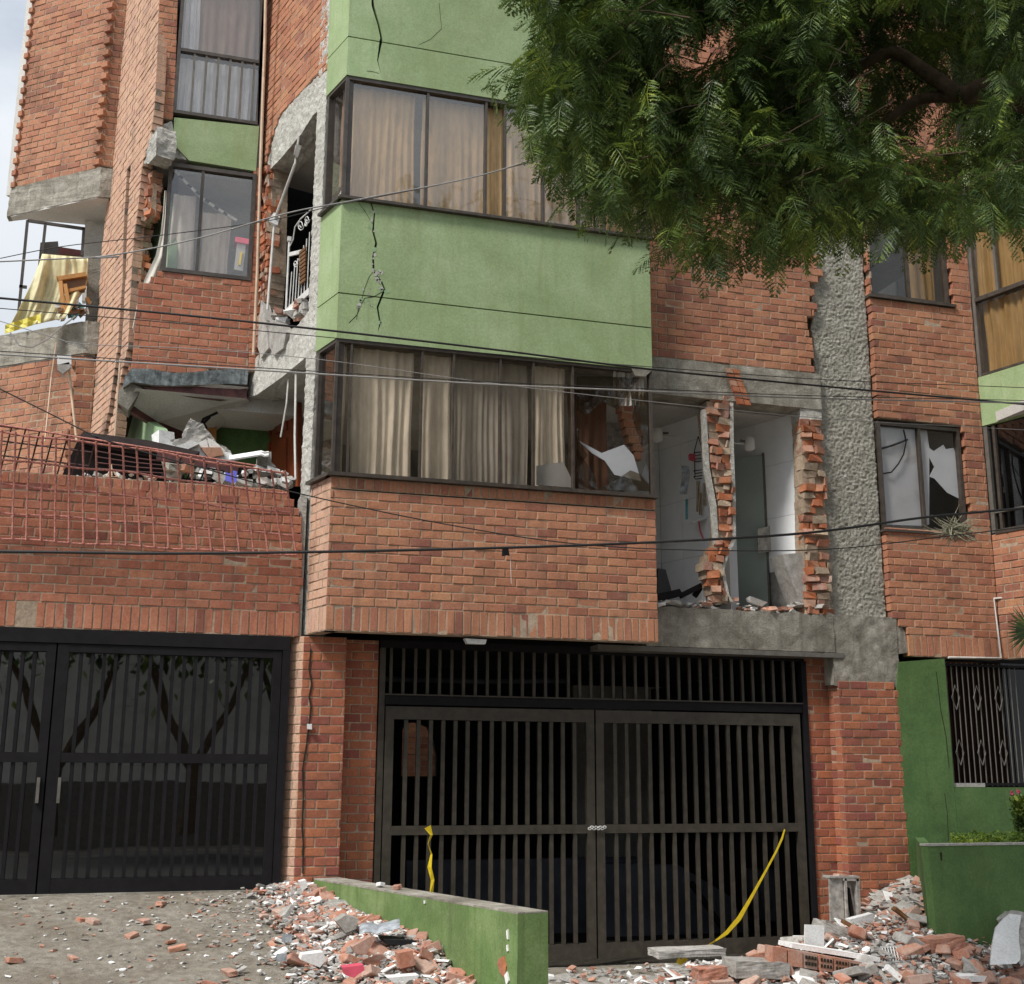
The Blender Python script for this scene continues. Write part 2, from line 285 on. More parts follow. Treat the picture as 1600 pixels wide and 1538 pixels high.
def brick_wall(name,label,pl,polys,mat='brick_red',mortar='mortar',rag=(0,0),soldier=None,z0=None,depth=.12,cat='wall',group=None,limit=300,top_soldier=None,shift=0,parent=None,missing=0,holes=()):
    zs=[z for p in polys for _,z in p]; za,zb=min(zs),max(zs); us=[u for p in polys for u,_ in p]
    root=parent or thing(name,label,cat,tuple(pl.w((min(us)+max(us))/2,za,0)),group)
    if z0 is None: z0=za
    off0=ploc(root); rows=[]; z=z0
    bands=[]
    if soldier: bands.append((soldier,soldier+.21,'v'))
    if top_soldier: bands.append((top_soldier-.10,top_soldier,'t'))
    k=0
    if soldier:
        k0=-int((soldier-za)/CH+1) ; z=soldier+.21
    zz=z
    lst=[]
    if soldier: lst.append((soldier,.21,'v'))
    tend=top_soldier-.10 if top_soldier else zb
    while zz<tend-.02: lst.append((zz,CH,'s')); zz+=CH
    if top_soldier: lst.append((tend,.10,'t'))
    mb=MB(); items=[]
    for i,(zr,h,kd) in enumerate(lst):
        if zr+h/2<za: continue
        hh=min(h,zb-zr+.001) if kd=='s' else h
        for a,b in inter(polys,min(zr+hh/2,zb-.001)):
            isL=abs(a-min(us))<.5; 
            a2=a+ (random.uniform(-rag[0]*.3,rag[0]) if rag[0] else 0); b2=b-(random.uniform(-rag[1]*.3,rag[1]) if rag[1] else 0)
            mb.bar(pl,a2+(.03 if rag[0] else .001),b2-(.03 if rag[1] else .001),zr,zr+hh,-.0035-random.uniform(0,.002),-depth+.002)
            step=BL if kd=='s' else .0735; u=math.floor(a2/step)*step+((i%2)*BL/2 if kd=='s' else 0)+shift*(i%3)*.03
            if u>a2: u-=step
            while u<b2:
                c0=max(u+.005,a2); c1=min(u+step-.005,b2)
                if c1-c0>(.014 if kd=='s' else .014) and random.random()>=missing:
                    uc=(c0+c1)/2; zc=zr+hh/2
                    if not any(abs(uc-hu)<hr_ and abs(zc-hz)<.05 for hu,hz,hr_ in holes):
                        items.append((uc,zc,c1-c0,kd,min(1,(hh-.008)/(h-.010)) if kd=='s' else (1 if kd=='v' else .44)))
                u+=step
    # nearest in view are single bricks
    def score(it):
        p=pl.w(it[0],it[1])-EYE; zc=p@CF; x=800+F*(p@CR)/zc; y=769-F*(p@CU)/zc
        return (0 if (-20<x<1620 and -20<y<1560) else 1, zc)
    if len(items)>limit: items.sort(key=score)
    rest=MB()
    for n,(u,z,w,kd,sz) in enumerate(items):
        proud=random.uniform(-.003,.004)
        kd2='s' if kd=='s' else 'v'; full=BW if kd2=='s' else .066
        if n<limit:
            me=bmesh_for(mat,kd2,random.randrange(4)); o=bpy.data.objects.new('brick',me); COL.objects.link(o); o.parent=root
            o.location=tuple(pl.w(u,z,proud)-off0); o.rotation_euler=(random.uniform(-.012,.012),random.uniform(-.008,.008),pl.th); o.scale=(w/full,1,sz)
        else:
            h=(BH_ if kd2=='s' else .20)*sz/2; b=.003
            q=[(u-w/2,z-h),(u+w/2,z-h),(u+w/2,z+h),(u-w/2,z+h)]
            rest.prism(pl,q,proud,-.1)
    ALLB[0]+=min(len(items),limit)
    mb.build('mortar_bed',mortar,root)
    if rest.v: rest.build('brick_courses',mat,root,kind='stuff')
    return root
def smooth_tag(): pass

def torn(name,label,pl,poly,parent=None,depth=.2,cat='wall'):
    zs=[z for _,z in poly]; us=[u for u,_ in poly]; za,zb=min(zs),max(zs)
    root=parent or thing(name,label,cat,tuple(pl.w(sum(us)/len(us),za)))
    z=za; bed=MB(); i=0
    while z<zb-.03:
        for a,b in inter([poly],z+.035):
            bed.bar(pl,a+random.uniform(.0,.008),b-random.uniform(0,.008),z,z+CH+.001,-.022-random.uniform(0,.012),-depth)
            u=a-random.uniform(-.012,.010)
            while u<b-.02:
                w=random.uniform(.05,.15); w=min(w,b-u+random.uniform(-.012,.010)); h=CH*random.uniform(.7,.95)
                if random.random()<.9 and w>.02:
                    off=random.uniform(-.03,.006); M_=Matrix.Rotation(pl.th,3,'Z')@Matrix.Rotation(random.uniform(-.10,.10),3,'Y')@Matrix.Rotation(random.uniform(-.3,.3),3,'Z')@Matrix.Rotation(random.uniform(-.25,.25),3,'X')
                    MB().chunk(tuple(pl.w(u+w/2,z+CH/2,off-.05)),(w*1.1,.14,h*1.12),M_,.13).build('brick' if random.random()<.8 else 'mortar_lump',random.choices(['brick_broken','brick_chunk','mortar'],[.62,.18,.2])[0],root)
                u+=w+random.uniform(-.01,.012)
        z+=CH; i+=1
    bed.build('mortar_bed','mortar',root); return root
def ruff(o,cuts=4,amp=.008,freq=14):
    me=o.data; bm=bmesh.new(); bm.from_mesh(me); bmesh.ops.triangulate(bm,faces=bm.faces); bmesh.ops.subdivide_edges(bm,edges=bm.edges,cuts=cuts,use_grid_fill=True); bm.normal_update()
    for v in bm.verts: v.co+=v.normal*(noise.fractal(v.co*freq,.8,2.1,4)*amp-amp*.3)
    bm.to_mesh(me); bm.free(); me.update(); return o
# ================================================================== GROUND
A0=V(1.42,10.42); WD=V(.287,-.958)          # low green wall line
def ground(x,y):
    hl=max(0,.69-.17*max(0,10.5-y)) if y<10.5 else .69
    side=(x-A0[0])*.958+(y-A0[1])*.287       # >0 right of wall line
    if y>12: return -.02
    w=.04 if y>7.6 else .04+(7.6-y)*.6
    t=min(1,max(0,(side+.0)/w+.5)); 
    if y>10.48 and x<1.25: t=0
    return hl*(1-t)+(-.0)*t
def axis(a,b,step,far):
    v=list(np.arange(a,b,step)); s=step; l=a; left=[]
    while l>-far: s*=1.5; l-=s; left.append(l)
    s=step; r=b; right=[]
    while r<far: s*=1.5; right.append(r); r+=s
    return left[::-1]+v+right+[far+50]
gx=axis(-2.5,8.5,.08,500); gy=axis(4,11,.08,500)
mb=MB(); P=[]
for y in gy:
    P.append([(x,y,ground(x,y)+ (noise.noise(Vector((x*3,y*3,0)))*.012+noise.noise(Vector((x*14,y*14,0)))*.006 if -3<x<9 and 3<y<12 else 0)) for x in gx])
mb.grid(P); mb.build('driveway','driveway',kind='structure',smooth=True)
mb=MB(); mb.box(-60,60,-7.0,2.4,-.3,.012); mb.build('road','asphalt',kind='structure')
mb=MB(); mb.box(-60,60,2.4,2.55,-.3,.10); mb.build('kerb','concrete',kind='structure')
mb=MB(); mb.bar(PD,-3,1.2,.52,.705,.02,-1.2); mb.build('garage_threshold','concrete',kind='structure')

# ================================================================== GREEN BAY (centre)
BX0,BX1=1.40,4.37
def band(name,label,z0,z1,zg,crackpx,mat='paint_light_green',gpx=None):
    root=thing(name,label,'wall',(2.9,YA,z0))
    # crack polyline on PA as (u,z) list from top to bottom
    cr_=PA.px(crackpx)
    g=.012
    # build face panels above & below groove split by the crack, and side panels
    def cu(z):
        for (ua,za),(ub,zb) in zip(cr_,cr_[1:]):
            if (za-z)*(zb-z)<=0 and za!=zb: return ua+(z-za)/(zb-za)*(ub-ua)
        return None
    def face(za,zb,nm):
        c=[p for p in cr_ if za<p[1]<zb]
        top=cu(zb); bot=cu(za)
        if top is None and bot is None and not c:
            MB().prism(PA,[(BX0,za),(BX1,za),(BX1,zb),(BX0,zb)],0,-.05).build(nm,mat,root); return
        chain=([(top,zb)] if top is not None else [])+c+([(bot,za)] if bot is not None else [])
        ws=[random.uniform(.004,.010)+.004*(abs((p[1]-(z0+z1)/2))<.4) for p in chain]
        if top is None: ws[0]=0; chain[0]=chain[0]
        if bot is None: ws[-1]=0
        Lc=[(u-w,z) for (u,z),w in zip(chain,ws)]; Rc=[(u+w,z) for (u,z),w in zip(chain,ws)]
        if top is None: 
            Lc=[(Lc[0][0],zb)]+Lc; Rc=[(Lc[0][0],zb)]+Rc
        if bot is None:
            Lc=Lc+[(Lc[-1][0],za)]; Rc=Rc+[(Lc[-1][0],za)]
        MB().prism(PA,[(BX0,za)]+Lc[::-1]+[(BX0,zb)],0,-.05).build(nm,mat,root)
        MB().prism(PA,[(BX1,za),(BX1,zb)]+Rc,0,-.05).build(nm,mat,root)
    face(z0,zg-g/2,'stucco_panel'); face(zg+g/2,z1,'stucco_panel')
    for za,zb in ((z0,zg-g/2),(zg+g/2,z1)):
        MB().bar(PE,-.45,-.0005,za,zb,0,-.05).build('side_panel',mat,root)
    MB().bar(PE,-.45,-.053,z0+.002,z1-.002,-.053,-.12).build('side_core','crack_dark',root)
    MB().box(BX0+.06,BX1-.002,YA+.053,YA+.16,z0+.002,z1-.002).build('wall_core','crack_dark',root)
    MB().box(BX1-.05,BX1,YA+.17,YB+.02,z0,z1).build('end_panel',mat,root)
    return root
r1=band('green_parapet','light green stucco band under the upper bay window, split by a tall crack',5.33,6.64,5.75,[(580,318),(585,335),(583,362),(588,380),(583,402),(584,425),(596,440),(601,452),(590,480),(594,505),(590,520)])
r2=band('green_parapet','light green stucco band above the upper bay window, with a thin crack',7.89,9.35,8.285,[(578,-60),(583,10),(592,40),(596,60),(590,95),(597,122)])
r3=band('green_parapet','light green stucco band of the floor above the photo',10.45,11.4,10.85,[(560,-300),(562,-305)])
# thin branch cracks, raised edges
def hair(root,pl,pts,w=.004,nm='hairline_crack',o=.0015):
    q=pl.px(pts); mbx=MB()
    for i,((a,b),(c,d)) in enumerate(zip(q,q[1:])):
        l=math.hypot(c-a,d-b) or 1; nx,nz=-(d-b)/l*w/2,(c-a)/l*w/2
        mbx.prism(pl,[(a-nx,b-nz),(c-nx*.7,d-nz*.7),(c+nx*.7,d+nz*.7),(a+nx,b+nz)],o+.0003*(i%2),-.004)
    mbx.build(nm,'crack_dark',root)
hair(r1,PA,[(583,425),(577,432),(570,450),(566,465),(560,480),(557,500)],.004)
hair(r1,PA,[(599,455),(584,464),(570,466),(563,478),(558,492),(545,505)],.006)
hair(r1,PA,[(582,350),(570,330),(561,318)],.004)
hair(r2,PA,[(592,115),(582,112),(573,111)],.004)
hair(r2,PA,[(686,5),(690,45),(672,62),(655,70)],.003)
for k in range(46):
    x,y=random.choice([(583,345),(583,370),(584,400),(590,430),(600,452),(594,500),(560,480),(575,464)]); x+=random.gauss(0,3.5); y+=random.uniform(-14,14); uu,zz=PA.uz(x,y); w_=random.uniform(.006,.02)
    MB().prism(PA,[(uu+w_*math.cos(a)*random.uniform(.5,1.2),zz+w_*1.3*math.sin(a)*random.uniform(.5,1.2)) for a in np.linspace(0,5.2,6)],.0022,-.003).build('flaked_plaster','concrete_pale' if k%3 else 'paint_pale_green',r1)
# paint scratches
for a in (( (820,400),(822,415)),((925,405),(930,440)),((655,362),(657,372))):
    MB().prism(PA,[(x+dx,z) for (x,z),dx in zip(PA.px([a[0],a[1],a[1],a[0]]),(0,0,.008,.012))],.0012,-.003).build('paint_scratch','paint_pale_green',r1)
# dark damaged soffit edge under green band
MB().prism(PA,[(4.37,5.33),(4.30,5.26),(4.2,5.26),(4.16,5.33)],-.002,-.2).build('broken_corner','concrete',r1)
# bay slabs (floors)
def slab(name,z0,z1,lab):
    r=thing(name,lab,'floor slab',(2.9,10.3,z0))
    MB().box(BX0+.04,BX1-.06,YA+.165,YB+.1,z0,z1).build('slab','concrete',r)
for z,zz,lab in ((5.36,5.55,'concrete floor slab hidden behind the lower green band'),(7.93,8.1,'concrete floor slab behind the top green band')): slab('floor_slab',z,zz,lab)

# bay brick parapet
w1=brick_wall('brick_parapet','salmon brick parapet of the bay over the right gate, upright bricks along its foot',PA,[[(BX0,2.775),(BX1,2.775),(BX1,4.085),(BX0,4.085)]],soldier=2.775,top_soldier=4.085,depth=.14,limit=290)
brick_wall('',None,PE,[[(-.40,2.775),(-.006,2.775),(-.006,4.085),(-.40,4.085)]],mat='brick_lit_pale',parent=w1,soldier=2.775,depth=.12,limit=70)
MB().box(1.55,BX1-.01,YA+.125,YB-.004,2.80,2.9).build('soffit','concrete',w1)
MB().box(BX1-.1,BX1-.003,YA+.02,YB-.003,2.95,4.08).build('end_wall','mortar_dark',w1)
MB().prism(PA,PA.px([(728,997),(762,999),(760,1006),(732,1005)]),-.03,-.1).build('soffit_lamp','white_paint_metal',w1)

# windows of the bay
def window(name,label,pl,u0,u1,z0,z1,mull,frame='frame_bronze',gl='glass_clear',fw=.035,off=-.03,skip=(),rails=(),group=None,th=.05):
    r=thing(name,label,'window',tuple(pl.w((u0+u1)/2,z0)),group)
    f=MB(); 
    f.bar(pl,u0,u1,z0,z0+fw,off+.02,off-th); f.bar(pl,u0,u1,z1-fw,z1,off+.02,off-th)
    f.bar(pl,u0,u0+fw,z0+fw,z1-fw,off+.02,off-th); f.bar(pl,u1-fw,u1,z0+fw,z1-fw,off+.02,off-th)
    f.build('frame',frame,r)
    xs=[u0+fw]+list(mull)+[u1-fw]
    for m_ in mull: MB().bar(pl,m_-fw*.4,m_+fw*.4,z0+fw,z1-fw,off+.012,off-th+.01).build('mullion',frame,r)
    for z in rails: MB().bar(pl,u0+fw,u1-fw,z-.018,z+.018,off+.018,off-th+.02).build('rail',frame,r)
    for i in range(len(xs)-1):
        if i in skip: continue
        MB().bar(pl,xs[i],xs[i+1],z0+fw,z1-fw,off-.012-.003*(i%2),off-.018-.003*(i%2)).build('pane',gl,r)
    return r
def curtain(label,pl,u0,u1,z0,z1,off,mat,fold=.07,amp=.022,group=None,gather=0):
    n=max(8,int((u1-u0)/fold*8)); rows=[]
    ph=random.uniform(0,9)
    for j in range(9):
        t=j/8; z=z1+(z0-z1)*t; row=[]
        for i in range(n+1):
            s=i/n; u=u0+(u1-u0)*(s if not gather else (s-.5)*(1-gather*t*(1-t)*2)+.5)
            a=math.sin((u/fold)*2*PI*.9+ph+2.6*math.sin(u*4.3+ph)+.9*t*math.sin(u*6+ph))*.55+math.sin(u/fold*2*PI*.37+ph*2+1.5*math.sin(u*3))*.5+.5*noise.noise(Vector((u*9,t*1.5,ph)))
            row.append(pl.w(u+.006*math.sin(t*5+ph+u*9),z+(.01*math.sin(u*14+ph) if j==8 else 0),off+a*amp*(.55+.6*t)))
        rows.append(row)
    o=MB().grid(rows).build('curtain',mat,None,smooth=True); tag(o,label,'curtain',group); return o
def mx_(px,y,pl): return pl.uz(px,y)[0]
WZ0,WZ1=6.655,7.885
ms=[mx_(x,y,PA) for x,y in ((668,240),(760,260),(790,265),(850,275),(905,285),(945,300))]
MB_=window('bay_window','long upper bay window with gold curtains behind clear panes, partly behind the tree',PA,BX0,BX1,WZ0,WZ1,ms,gl='glass_sky',skip=(2,),fw=.03)
wside=window('side_window','narrow side pane of the upper bay window next to the concrete column',PE,-.42,-.01,WZ0,WZ1,[],gl='glass_clear',fw=.025)
MB().box(BX0-.03,BX1+.02,YA-.045,YA+.12,6.643,6.668).build('sill','frame_bronze',MB_)
MB().bar(PE,-.44,-.0,6.643,6.667,.04,-.1).build('sill','frame_bronze',wside)
curtain('gold pleated curtain filling the left pane of the upper bay window',PA,1.45,ms[0]-.10,6.68,7.86,-.14,'curtain_gold',.065)
curtain('gold curtain behind the second pane of the upper bay window',PA,ms[0]-.03,ms[1]+.02,6.68,7.86,-.15,'curtain_gold',.08)
curtain('gold curtain strip between the second and third mullions of the upper bay window',PA,ms[1]+.04,ms[2]+.03,6.68,7.86,-.13,'curtain_gold',.05)
curtain('gold curtain of the upper bay window half hidden by tree leaves',PA,ms[2]+.05,BX1-.05,6.68,7.86,-.15,'curtain_gold',.07)
curtain('pale gray curtain behind the narrow side pane of the upper bay',PE,-.30,-.10,6.9,7.86,-.12,'curtain_brown',.05)
o=MB().grid([[PE.w(-.38,6.69,-.06),PE.w(-.03,6.69,-.05)],[PE.w(-.12,6.86,-.07),PE.w(-.02,7.15,-.06)]]).build('fallen_curtain_corner','fabric_white',None); tag(o,'white cloth corner lying on the side sill of the upper bay window','cloth')
# lower bay window
LZ0,LZ1=4.11,5.325
ml=[mx_(x,y,PA) for x,y in ((547,640),(659,650),(709,655),(783,660),(835,665),(897,670))]
lw=window('bay_window','long lower bay window with grimy panes, its right end shattered',PA,BX0,BX1,LZ0,LZ1,ml,gl='glass_dirty',skip=(6,),fw=.024)
MB().box(BX0-.04,BX1+.015,YA-.05,YA+.12,4.088,4.118).build('sill','frame_bronze',lw)
ls=window('side_window','narrow side pane of the lower bay window beside the concrete column',PE,-.40,-.01,LZ0,LZ1,[],gl='glass_brown',fw=.025)
MB().bar(PE,-.44,-.0,4.088,4.117,.045,-.1).build('sill','frame_bronze',ls)
# shattered last pane: jagged pieces left in the frame
for pts in ([(901,588),(1000,590),(985,610),(965,640),(940,628),(915,650),(901,640)],[(901,640),(906,690),(918,712),(901,735)],[(934,765),(1020,768),(1020,690),(1012,700),(1003,742),(985,735),(960,752)],[(901,700),(930,745),(934,765),(903,763)],[(985,610),(1012,612),(1018,690),(1003,700),(990,660)]):
    MB().prism(PA,PA.px(pts,-.045),-.044,-.048).build('glass_shard','glass_brown',lw,label='jagged piece of broken glass left in the frame')
MB().prism(PA,PA.px([(903,632),(925,705),(915,712),(935,725),(975,732),(985,748),(1000,744),(992,700),(975,690),(950,702),(930,712)],-.05),-.051,-.056).build('hanging_pane_piece','tile_gray',lw) if False else None
curtain('taupe curtain in the left corner of the lower bay window',PA,1.44,ml[0]-.03,4.15,5.3,-.12,'curtain_gray',.05)
curtain('beige pleated curtain in the second pane of the lower bay window',PA,ml[0]+.03,ml[1]-.06,4.15,5.3,-.13,'curtain_gray',.06)
curtain('beige curtain behind the third pane of the lower bay window',PA,ml[1]+.02,ml[2],4.15,5.3,-.13,'curtain_gray',.06)
curtain('gray sheer curtain in the middle of the lower bay window',PA,ml[2]+.02,ml[4]-.02,4.15,5.3,-.15,'sheer_gray',.05,.012)
curtain('beige curtain right of the sheer one in the lower bay window',PA,ml[4]+.02,ml[5]-.04,4.15,5.3,-.13,'curtain_gray',.05)
curtain('dark brown curtain seen through the shattered end of the lower bay window',PA,ml[5]+.02,4.0,4.15,5.2,-.25,'curtain_dark',.07)
curtain('torn gray gauze hanging at the top corner of the shattered pane',PA,4.0,4.3,4.98,5.3,-.06,'sheer_gray',.04,.02)
# sky reflection on the shards, painted as a pale gray jagged sheet
o=MB().prism(PA,PA.px([(903,688),(925,708),(945,720),(960,742),(1002,752),(990,712),(975,695),(940,708)],-.12),-.12,-.13).build('painted_sky_reflection','tile_gray',None); tag(o,'jagged pale sheet painting a sky reflection behind the shattered pane of the lower bay window','panel')
o=MB().prism(PA,PA.px([(838,728),(880,722),(895,752),(893,762),(838,758)],-.10),-.10,-.108).build('pale_cloth','tile_gray',None); tag(o,'pale crumpled sheet at the foot of the beige curtain in the lower bay window','cloth')
# tilted brick fragment in shattered window
fr=PA.px([(962,612),(985,618),(1000,648),(1008,672),(1004,712),(994,718),(984,690),(972,655)],-.28)
brick_wall('hanging_brick_panel','broken piece of brick wall hanging behind the shattered end of the lower bay window',Plane((0,YA+.28),(1,0)),[fr],mat='brick_dark',rag=(.02,.02),depth=.12,limit=60)

# ================================================================== COLUMN + BACK WALL AT BAY'S LEFT (plane PE)
c=thing('concrete_column','slim rough concrete column standing left of the green bay','column',tuple(PE.w(-.57,4.0)))
def rough(pl,u0,u1,z0,z1,off,thick,amp,step,mat,name,parent,freq=22,edge=.0,ml=1.0):
    nu=max(2,int((u1-u0)/step)); nz=max(2,int((z1-z0)/step)); R=[]
    for j in range(nz+1):
        z=z0+(z1-z0)*j/nz; row=[]
        for i in range(nu+1):
            u=u0+(u1-u0)*i/nu; p=Vector((u*freq,z*freq,3.1)); h=noise.fractal(p,.8,2.1,3)*amp
            eu=0
            if i in(0,nu): h-=amp; eu=(noise.noise(Vector((z*7,i,0)))*edge)
            row.append(pl.w(u+eu,z,off+h))
        R.append(row)
    mb=MB().grid(R); n=len(mb.v)
    # sides/back
    mb.bar(pl,u0+edge+.002,u1-edge-.002,z0,z1,off-amp*2.2,off-thick)
    L_=[R[j][0] for j in range(nz+1)]; Rr=[R[j][-1] for j in range(nz+1)]
    mb.grid([[pl.w(u0+.004,z0+(z1-z0)*j/nz,off-thick) ,L_[j]] for j in range(nz+1)]); mb.grid([[Rr[j],pl.w(u1-.004,z0+(z1-z0)*j/nz,off-thick)] for j in range(nz+1)])
    return mb.build(name,mat,parent,smooth=True)
rough(PE,-.66,-.46,3.95,10.2,0,.25,.010,.014,'concrete_pale','column_shaft',c,edge=.01)
rough(PE,-.66,-.41,2.78,4.09,-.005,.1,.006,.014,'concrete_pale','column_foot',c,edge=.01)
bm_=thing('concrete_beam','rough concrete beam left of the column at the upper floor, under the brick wall','beam',tuple(PE.w(-1.2,7.8)))
ruff(MB().prism(PE,PE.px([(511,112),(493,122),(470,145),(450,165),(435,188),(425,225),(417,257),(423,264),(440,246),(470,210),(489,180),(500,170)]),0,-.25).build('beam','concrete_pale',bm_),8,.012,16)
MB().prism(PE,[(-2.1,7.9),(-.5,7.82),(-.5,8.0),(-2.1,8.0)],-.26,-.8).build('beam_core','concrete',bm_)
bm_=thing('concrete_beam','rough concrete beam left of the column at the lower floor, above the brown door','beam',tuple(PE.w(-1.2,5.4)))
ruff(MB().prism(PE,PE.px([(481,488),(462,510),(432,523),(410,545),(388,575),(380,600),(384,622),(400,618),(440,590),(476,560),(484,556)]),0,-.25).build('beam','concrete_pale',bm_),8,.012,16)
w=brick_wall('brick_wall','brick wall between the tan pipe and the top green band',PE,[PE.px([(418,-200),(512,-200),(511,112),(493,120),(470,143),(450,162),(435,185),(422,222),(415,252),(407,262),(409,230),(416,60)])],rag=(0,0),depth=.2,limit=300)
# brick jamb strip near pipe (broken ends)
w=torn('brick_jamb','narrow strip of torn brick beside the tan pipe, left of the upper opening',PE,PE.px([(404,258),(424,262),(421,300),(418,420),(413,480),(404,540),(396,560),(397,480),(400,400)]))
MB().tube([onY(416,-60,11.8),onY(414,60,11.83),onY(407,260,11.86),onY(402,430,11.88),onY(396,555,11.9)],.016,8).build('drain_pipe','pipe_tan',None,label='tall thin tan pipe running down the brick corner left of the upper opening',cat='pipe')
# white pole and props in upper opening
r=thing('loose_pole','broken white pole leaning across the upper opening left of the bay','pole',tuple(PE.w(-1.4,6.2)))
a,b,c2,d=[PE.w(*PE.uz(*p),.02) for p in ((470,215),(464,258),(432,345),(421,485))]
MB().tube([a,b],.012,6).build('joint','pipe_white',r); MB().tube([b,c2],.016,7).build('pole','pipe_white',r); MB().tube([c2,d],.014,7).build('pole','pipe_white',r)
MB().chunk(tuple(c2),(.09,.06,.12),Matrix.Rotation(.4,3,'Y')).build('plaster_lump','chunk_white',r); MB().chunk(tuple((a+b)/2),(.06,.06,.16),Matrix.Rotation(.2,3,'Y')).build('plaster_lump','chunk_gray',r)
# white ornamental balcony gate
PE2=Plane(PE.w(0,0,-.12)[:2],-SD)
r=thing('ornamental_railing','white wrought iron railing with curls inside the upper opening','railing',tuple(PE2.w(-1.1,6.0)))
def pp(x,y,o=0,pl=PE2): return pl.w(*pl.uz(x,y),o)
MB().tube([pp(452,378),pp(447,486)],.012,6).build('post','white_paint_metal',r)
MB().chunk(tuple(pp(452,374)),(.04,.04,.05),Matrix.Identity(3),.05).build('post_cap','white_paint_metal',r)
for i in range(7):
    t=i/6; x=456+t*28; 
    MB().tube([pp(x,425-t*62),pp(x-4,478-t*25)],.006,5).build('baluster','white_paint_metal',r)
MB().beam(pp(448,488),pp(484,455),.02,.07).build('bottom_rail','white_paint_metal',r)
MB().beam(pp(453,398),pp(474,393),.02,.04).build('label_plate','white_paint_metal',r)
MB().tube([pp(453,385),pp(458,375),pp(461,355),pp(470,342),pp(486,328)],.007,5).build('top_rail','white_paint_metal',r)
for cx,cy,rr in ((470,352,9),(480,343,7),(462,412,6),(470,405,6),(478,350,4)):
    MB().tube([pp(cx+rr*.6*(1-k/16)*math.cos(k*.8),cy+rr*(1-k/16)*math.sin(k*.8)) for k in range(13)],.005,5,False).build('scroll','white_paint_metal',r)
o=MB(); 
for k in range(9): o.bar(PE2,*sorted((PE2.uz(472,390+k*6)[0],PE2.uz(481,390+k*6)[0])),PE2.uz(476,395+k*6)[1],PE2.uz(476,391+k*6)[1],.03,.015)
o.build('slatted_box','wood_brown',r)
# rubble on the lower edge of upper opening
r=thing('rubble_on_ledge','broken plaster and brick heaped on the ledge of the upper opening','rubble',tuple(PE.w(-1.2,5.75)))
for k in range(34):
    x=random.uniform(418,478); y=500-(x-418)*.42+random.uniform(-8,14); s=random.uniform(.05,.16)
    mb=MB().chunk(tuple(PE.w(*PE.uz(x,y),-.05+random.uniform(-.04,.04))),(s,s*.7,s*.45),Matrix.Rotation(random.uniform(0,3),3,'Z')@Matrix.Rotation(random.uniform(-.6,.6),3,'X'),.3)
    mb.build('plaster_piece',random.choice(['chunk_gray','chunk_white','chunk_gray','brick_chunk']),r)
for q in ([(426,500),(440,505),(452,520),(447,545),(432,556),(424,540)],[(412,470),(420,505),(424,545),(412,560),(406,540)]):
    MB().prism(PE,PE.px(q),.03,-.06).build('hanging_plaster',random.choice(['chunk_gray','plaster_white']),r)
# inside upper opening
PEi=Plane(PE.w(0,0,-.9)[:2],-SD)
o=MB().bar(PEi,PEi.uz(424,380)[0]-.3,PEi.uz(455,380)[0],5.6,7.74,.2,0).build('wardrobe','wood_brown',None,label='tall brown wooden wardrobe inside the upper opening',cat='wardrobe')
# ================================================================== ROOMS
room=thing('room_shell','dim back walls and ceilings of the rooms behind the facade','wall',(3,14,2.9))
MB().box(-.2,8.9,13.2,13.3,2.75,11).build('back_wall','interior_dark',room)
for z0,z1 in ((5.20,5.5),(7.80,8.1),(10.4,10.6)):
    MB().box(1.55,8.85,YB+.325,13.2,z0-.004,z1).build('ceiling','ceiling_plaster',room)
MB().box(1.3,8.85,YB+.30,13.2,2.95,3.15).build('floor','concrete',room)
MB().box(-.2,1.5,YC+.2,13.2,5.20,5.5).build('ceiling','ceiling_plaster',room)
MB().prism(PE,[(-2.2,7.80),(-.5,7.80),(-.5,8.0),(-2.2,8.0)],-.27,-1.2).build('ceiling','ceiling_plaster',room)
MB().prism(PE,[(-3.3,5.36),(-.5,5.36),(-.5,5.5),(-3.3,5.5)],-.27,-1.6).build('ceiling','ceiling_plaster',room)

# ================================================================== RIGHT OF BAY: beams, column, brick panel
RZ=2.775
b1=thing('concrete_beam','wide stained concrete beam over the right gate, under the two open rooms','beam',(5.3,YB,RZ))
def roughbar(pl,u0,u1,z0,z1,thick,amp,step,mat,name,parent,top=None,freq=9,off=0):
    nu=int((u1-u0)/step); nz=max(3,int((z1-z0)/step)); R=[]
    for j in range(nz+1):
        row=[]
        for i in range(nu+1):
            u=u0+(u1-u0)*i/nu; zt=z1+(noise.noise(Vector((u*6,z1,2)))*top if top else 0); z=z0+(zt-z0)*j/nz
            row.append(pl.w(u,z,off+noise.fractal(Vector((u*freq,z*freq,7)),.9,2.1,3)*amp))
        R.append(row)
    mb=MB().grid(R)
    mb.grid([R[-1],[pl.w(u0+(u1-u0)*i/nu,z1,off-thick) for i in range(nu+1)]]); mb.grid([[pl.w(u0+(u1-u0)*i/nu,z0,off-thick) for i in range(nu+1)],R[0]])
    return mb.build(name,mat,parent,smooth=True)
roughbar(PB,4.375,6.32,RZ,3.14,.3,.008,.03,'concrete','beam',b1,top=.03)
MB().bar(PB,4.375,6.34,RZ+.01,3.1,-.02,-.3).build('beam_core','concrete',b1)
MB().bar(PB,3.9,6.42,RZ-.05,RZ-.004,.0,-.22).build('soffit_board','frame_gray',b1)
b2=thing('concrete_beam','stained concrete beam above the two open rooms, under the brick wall','beam',(5.3,YB,5.2))
roughbar(PB,4.32,6.32,5.20,5.575,.3,.008,.03,'concrete','beam',b2,freq=7)
MB().bar(PB,4.2,6.34,5.21,5.56,-.02,-.32).build('beam_core','concrete',b2)
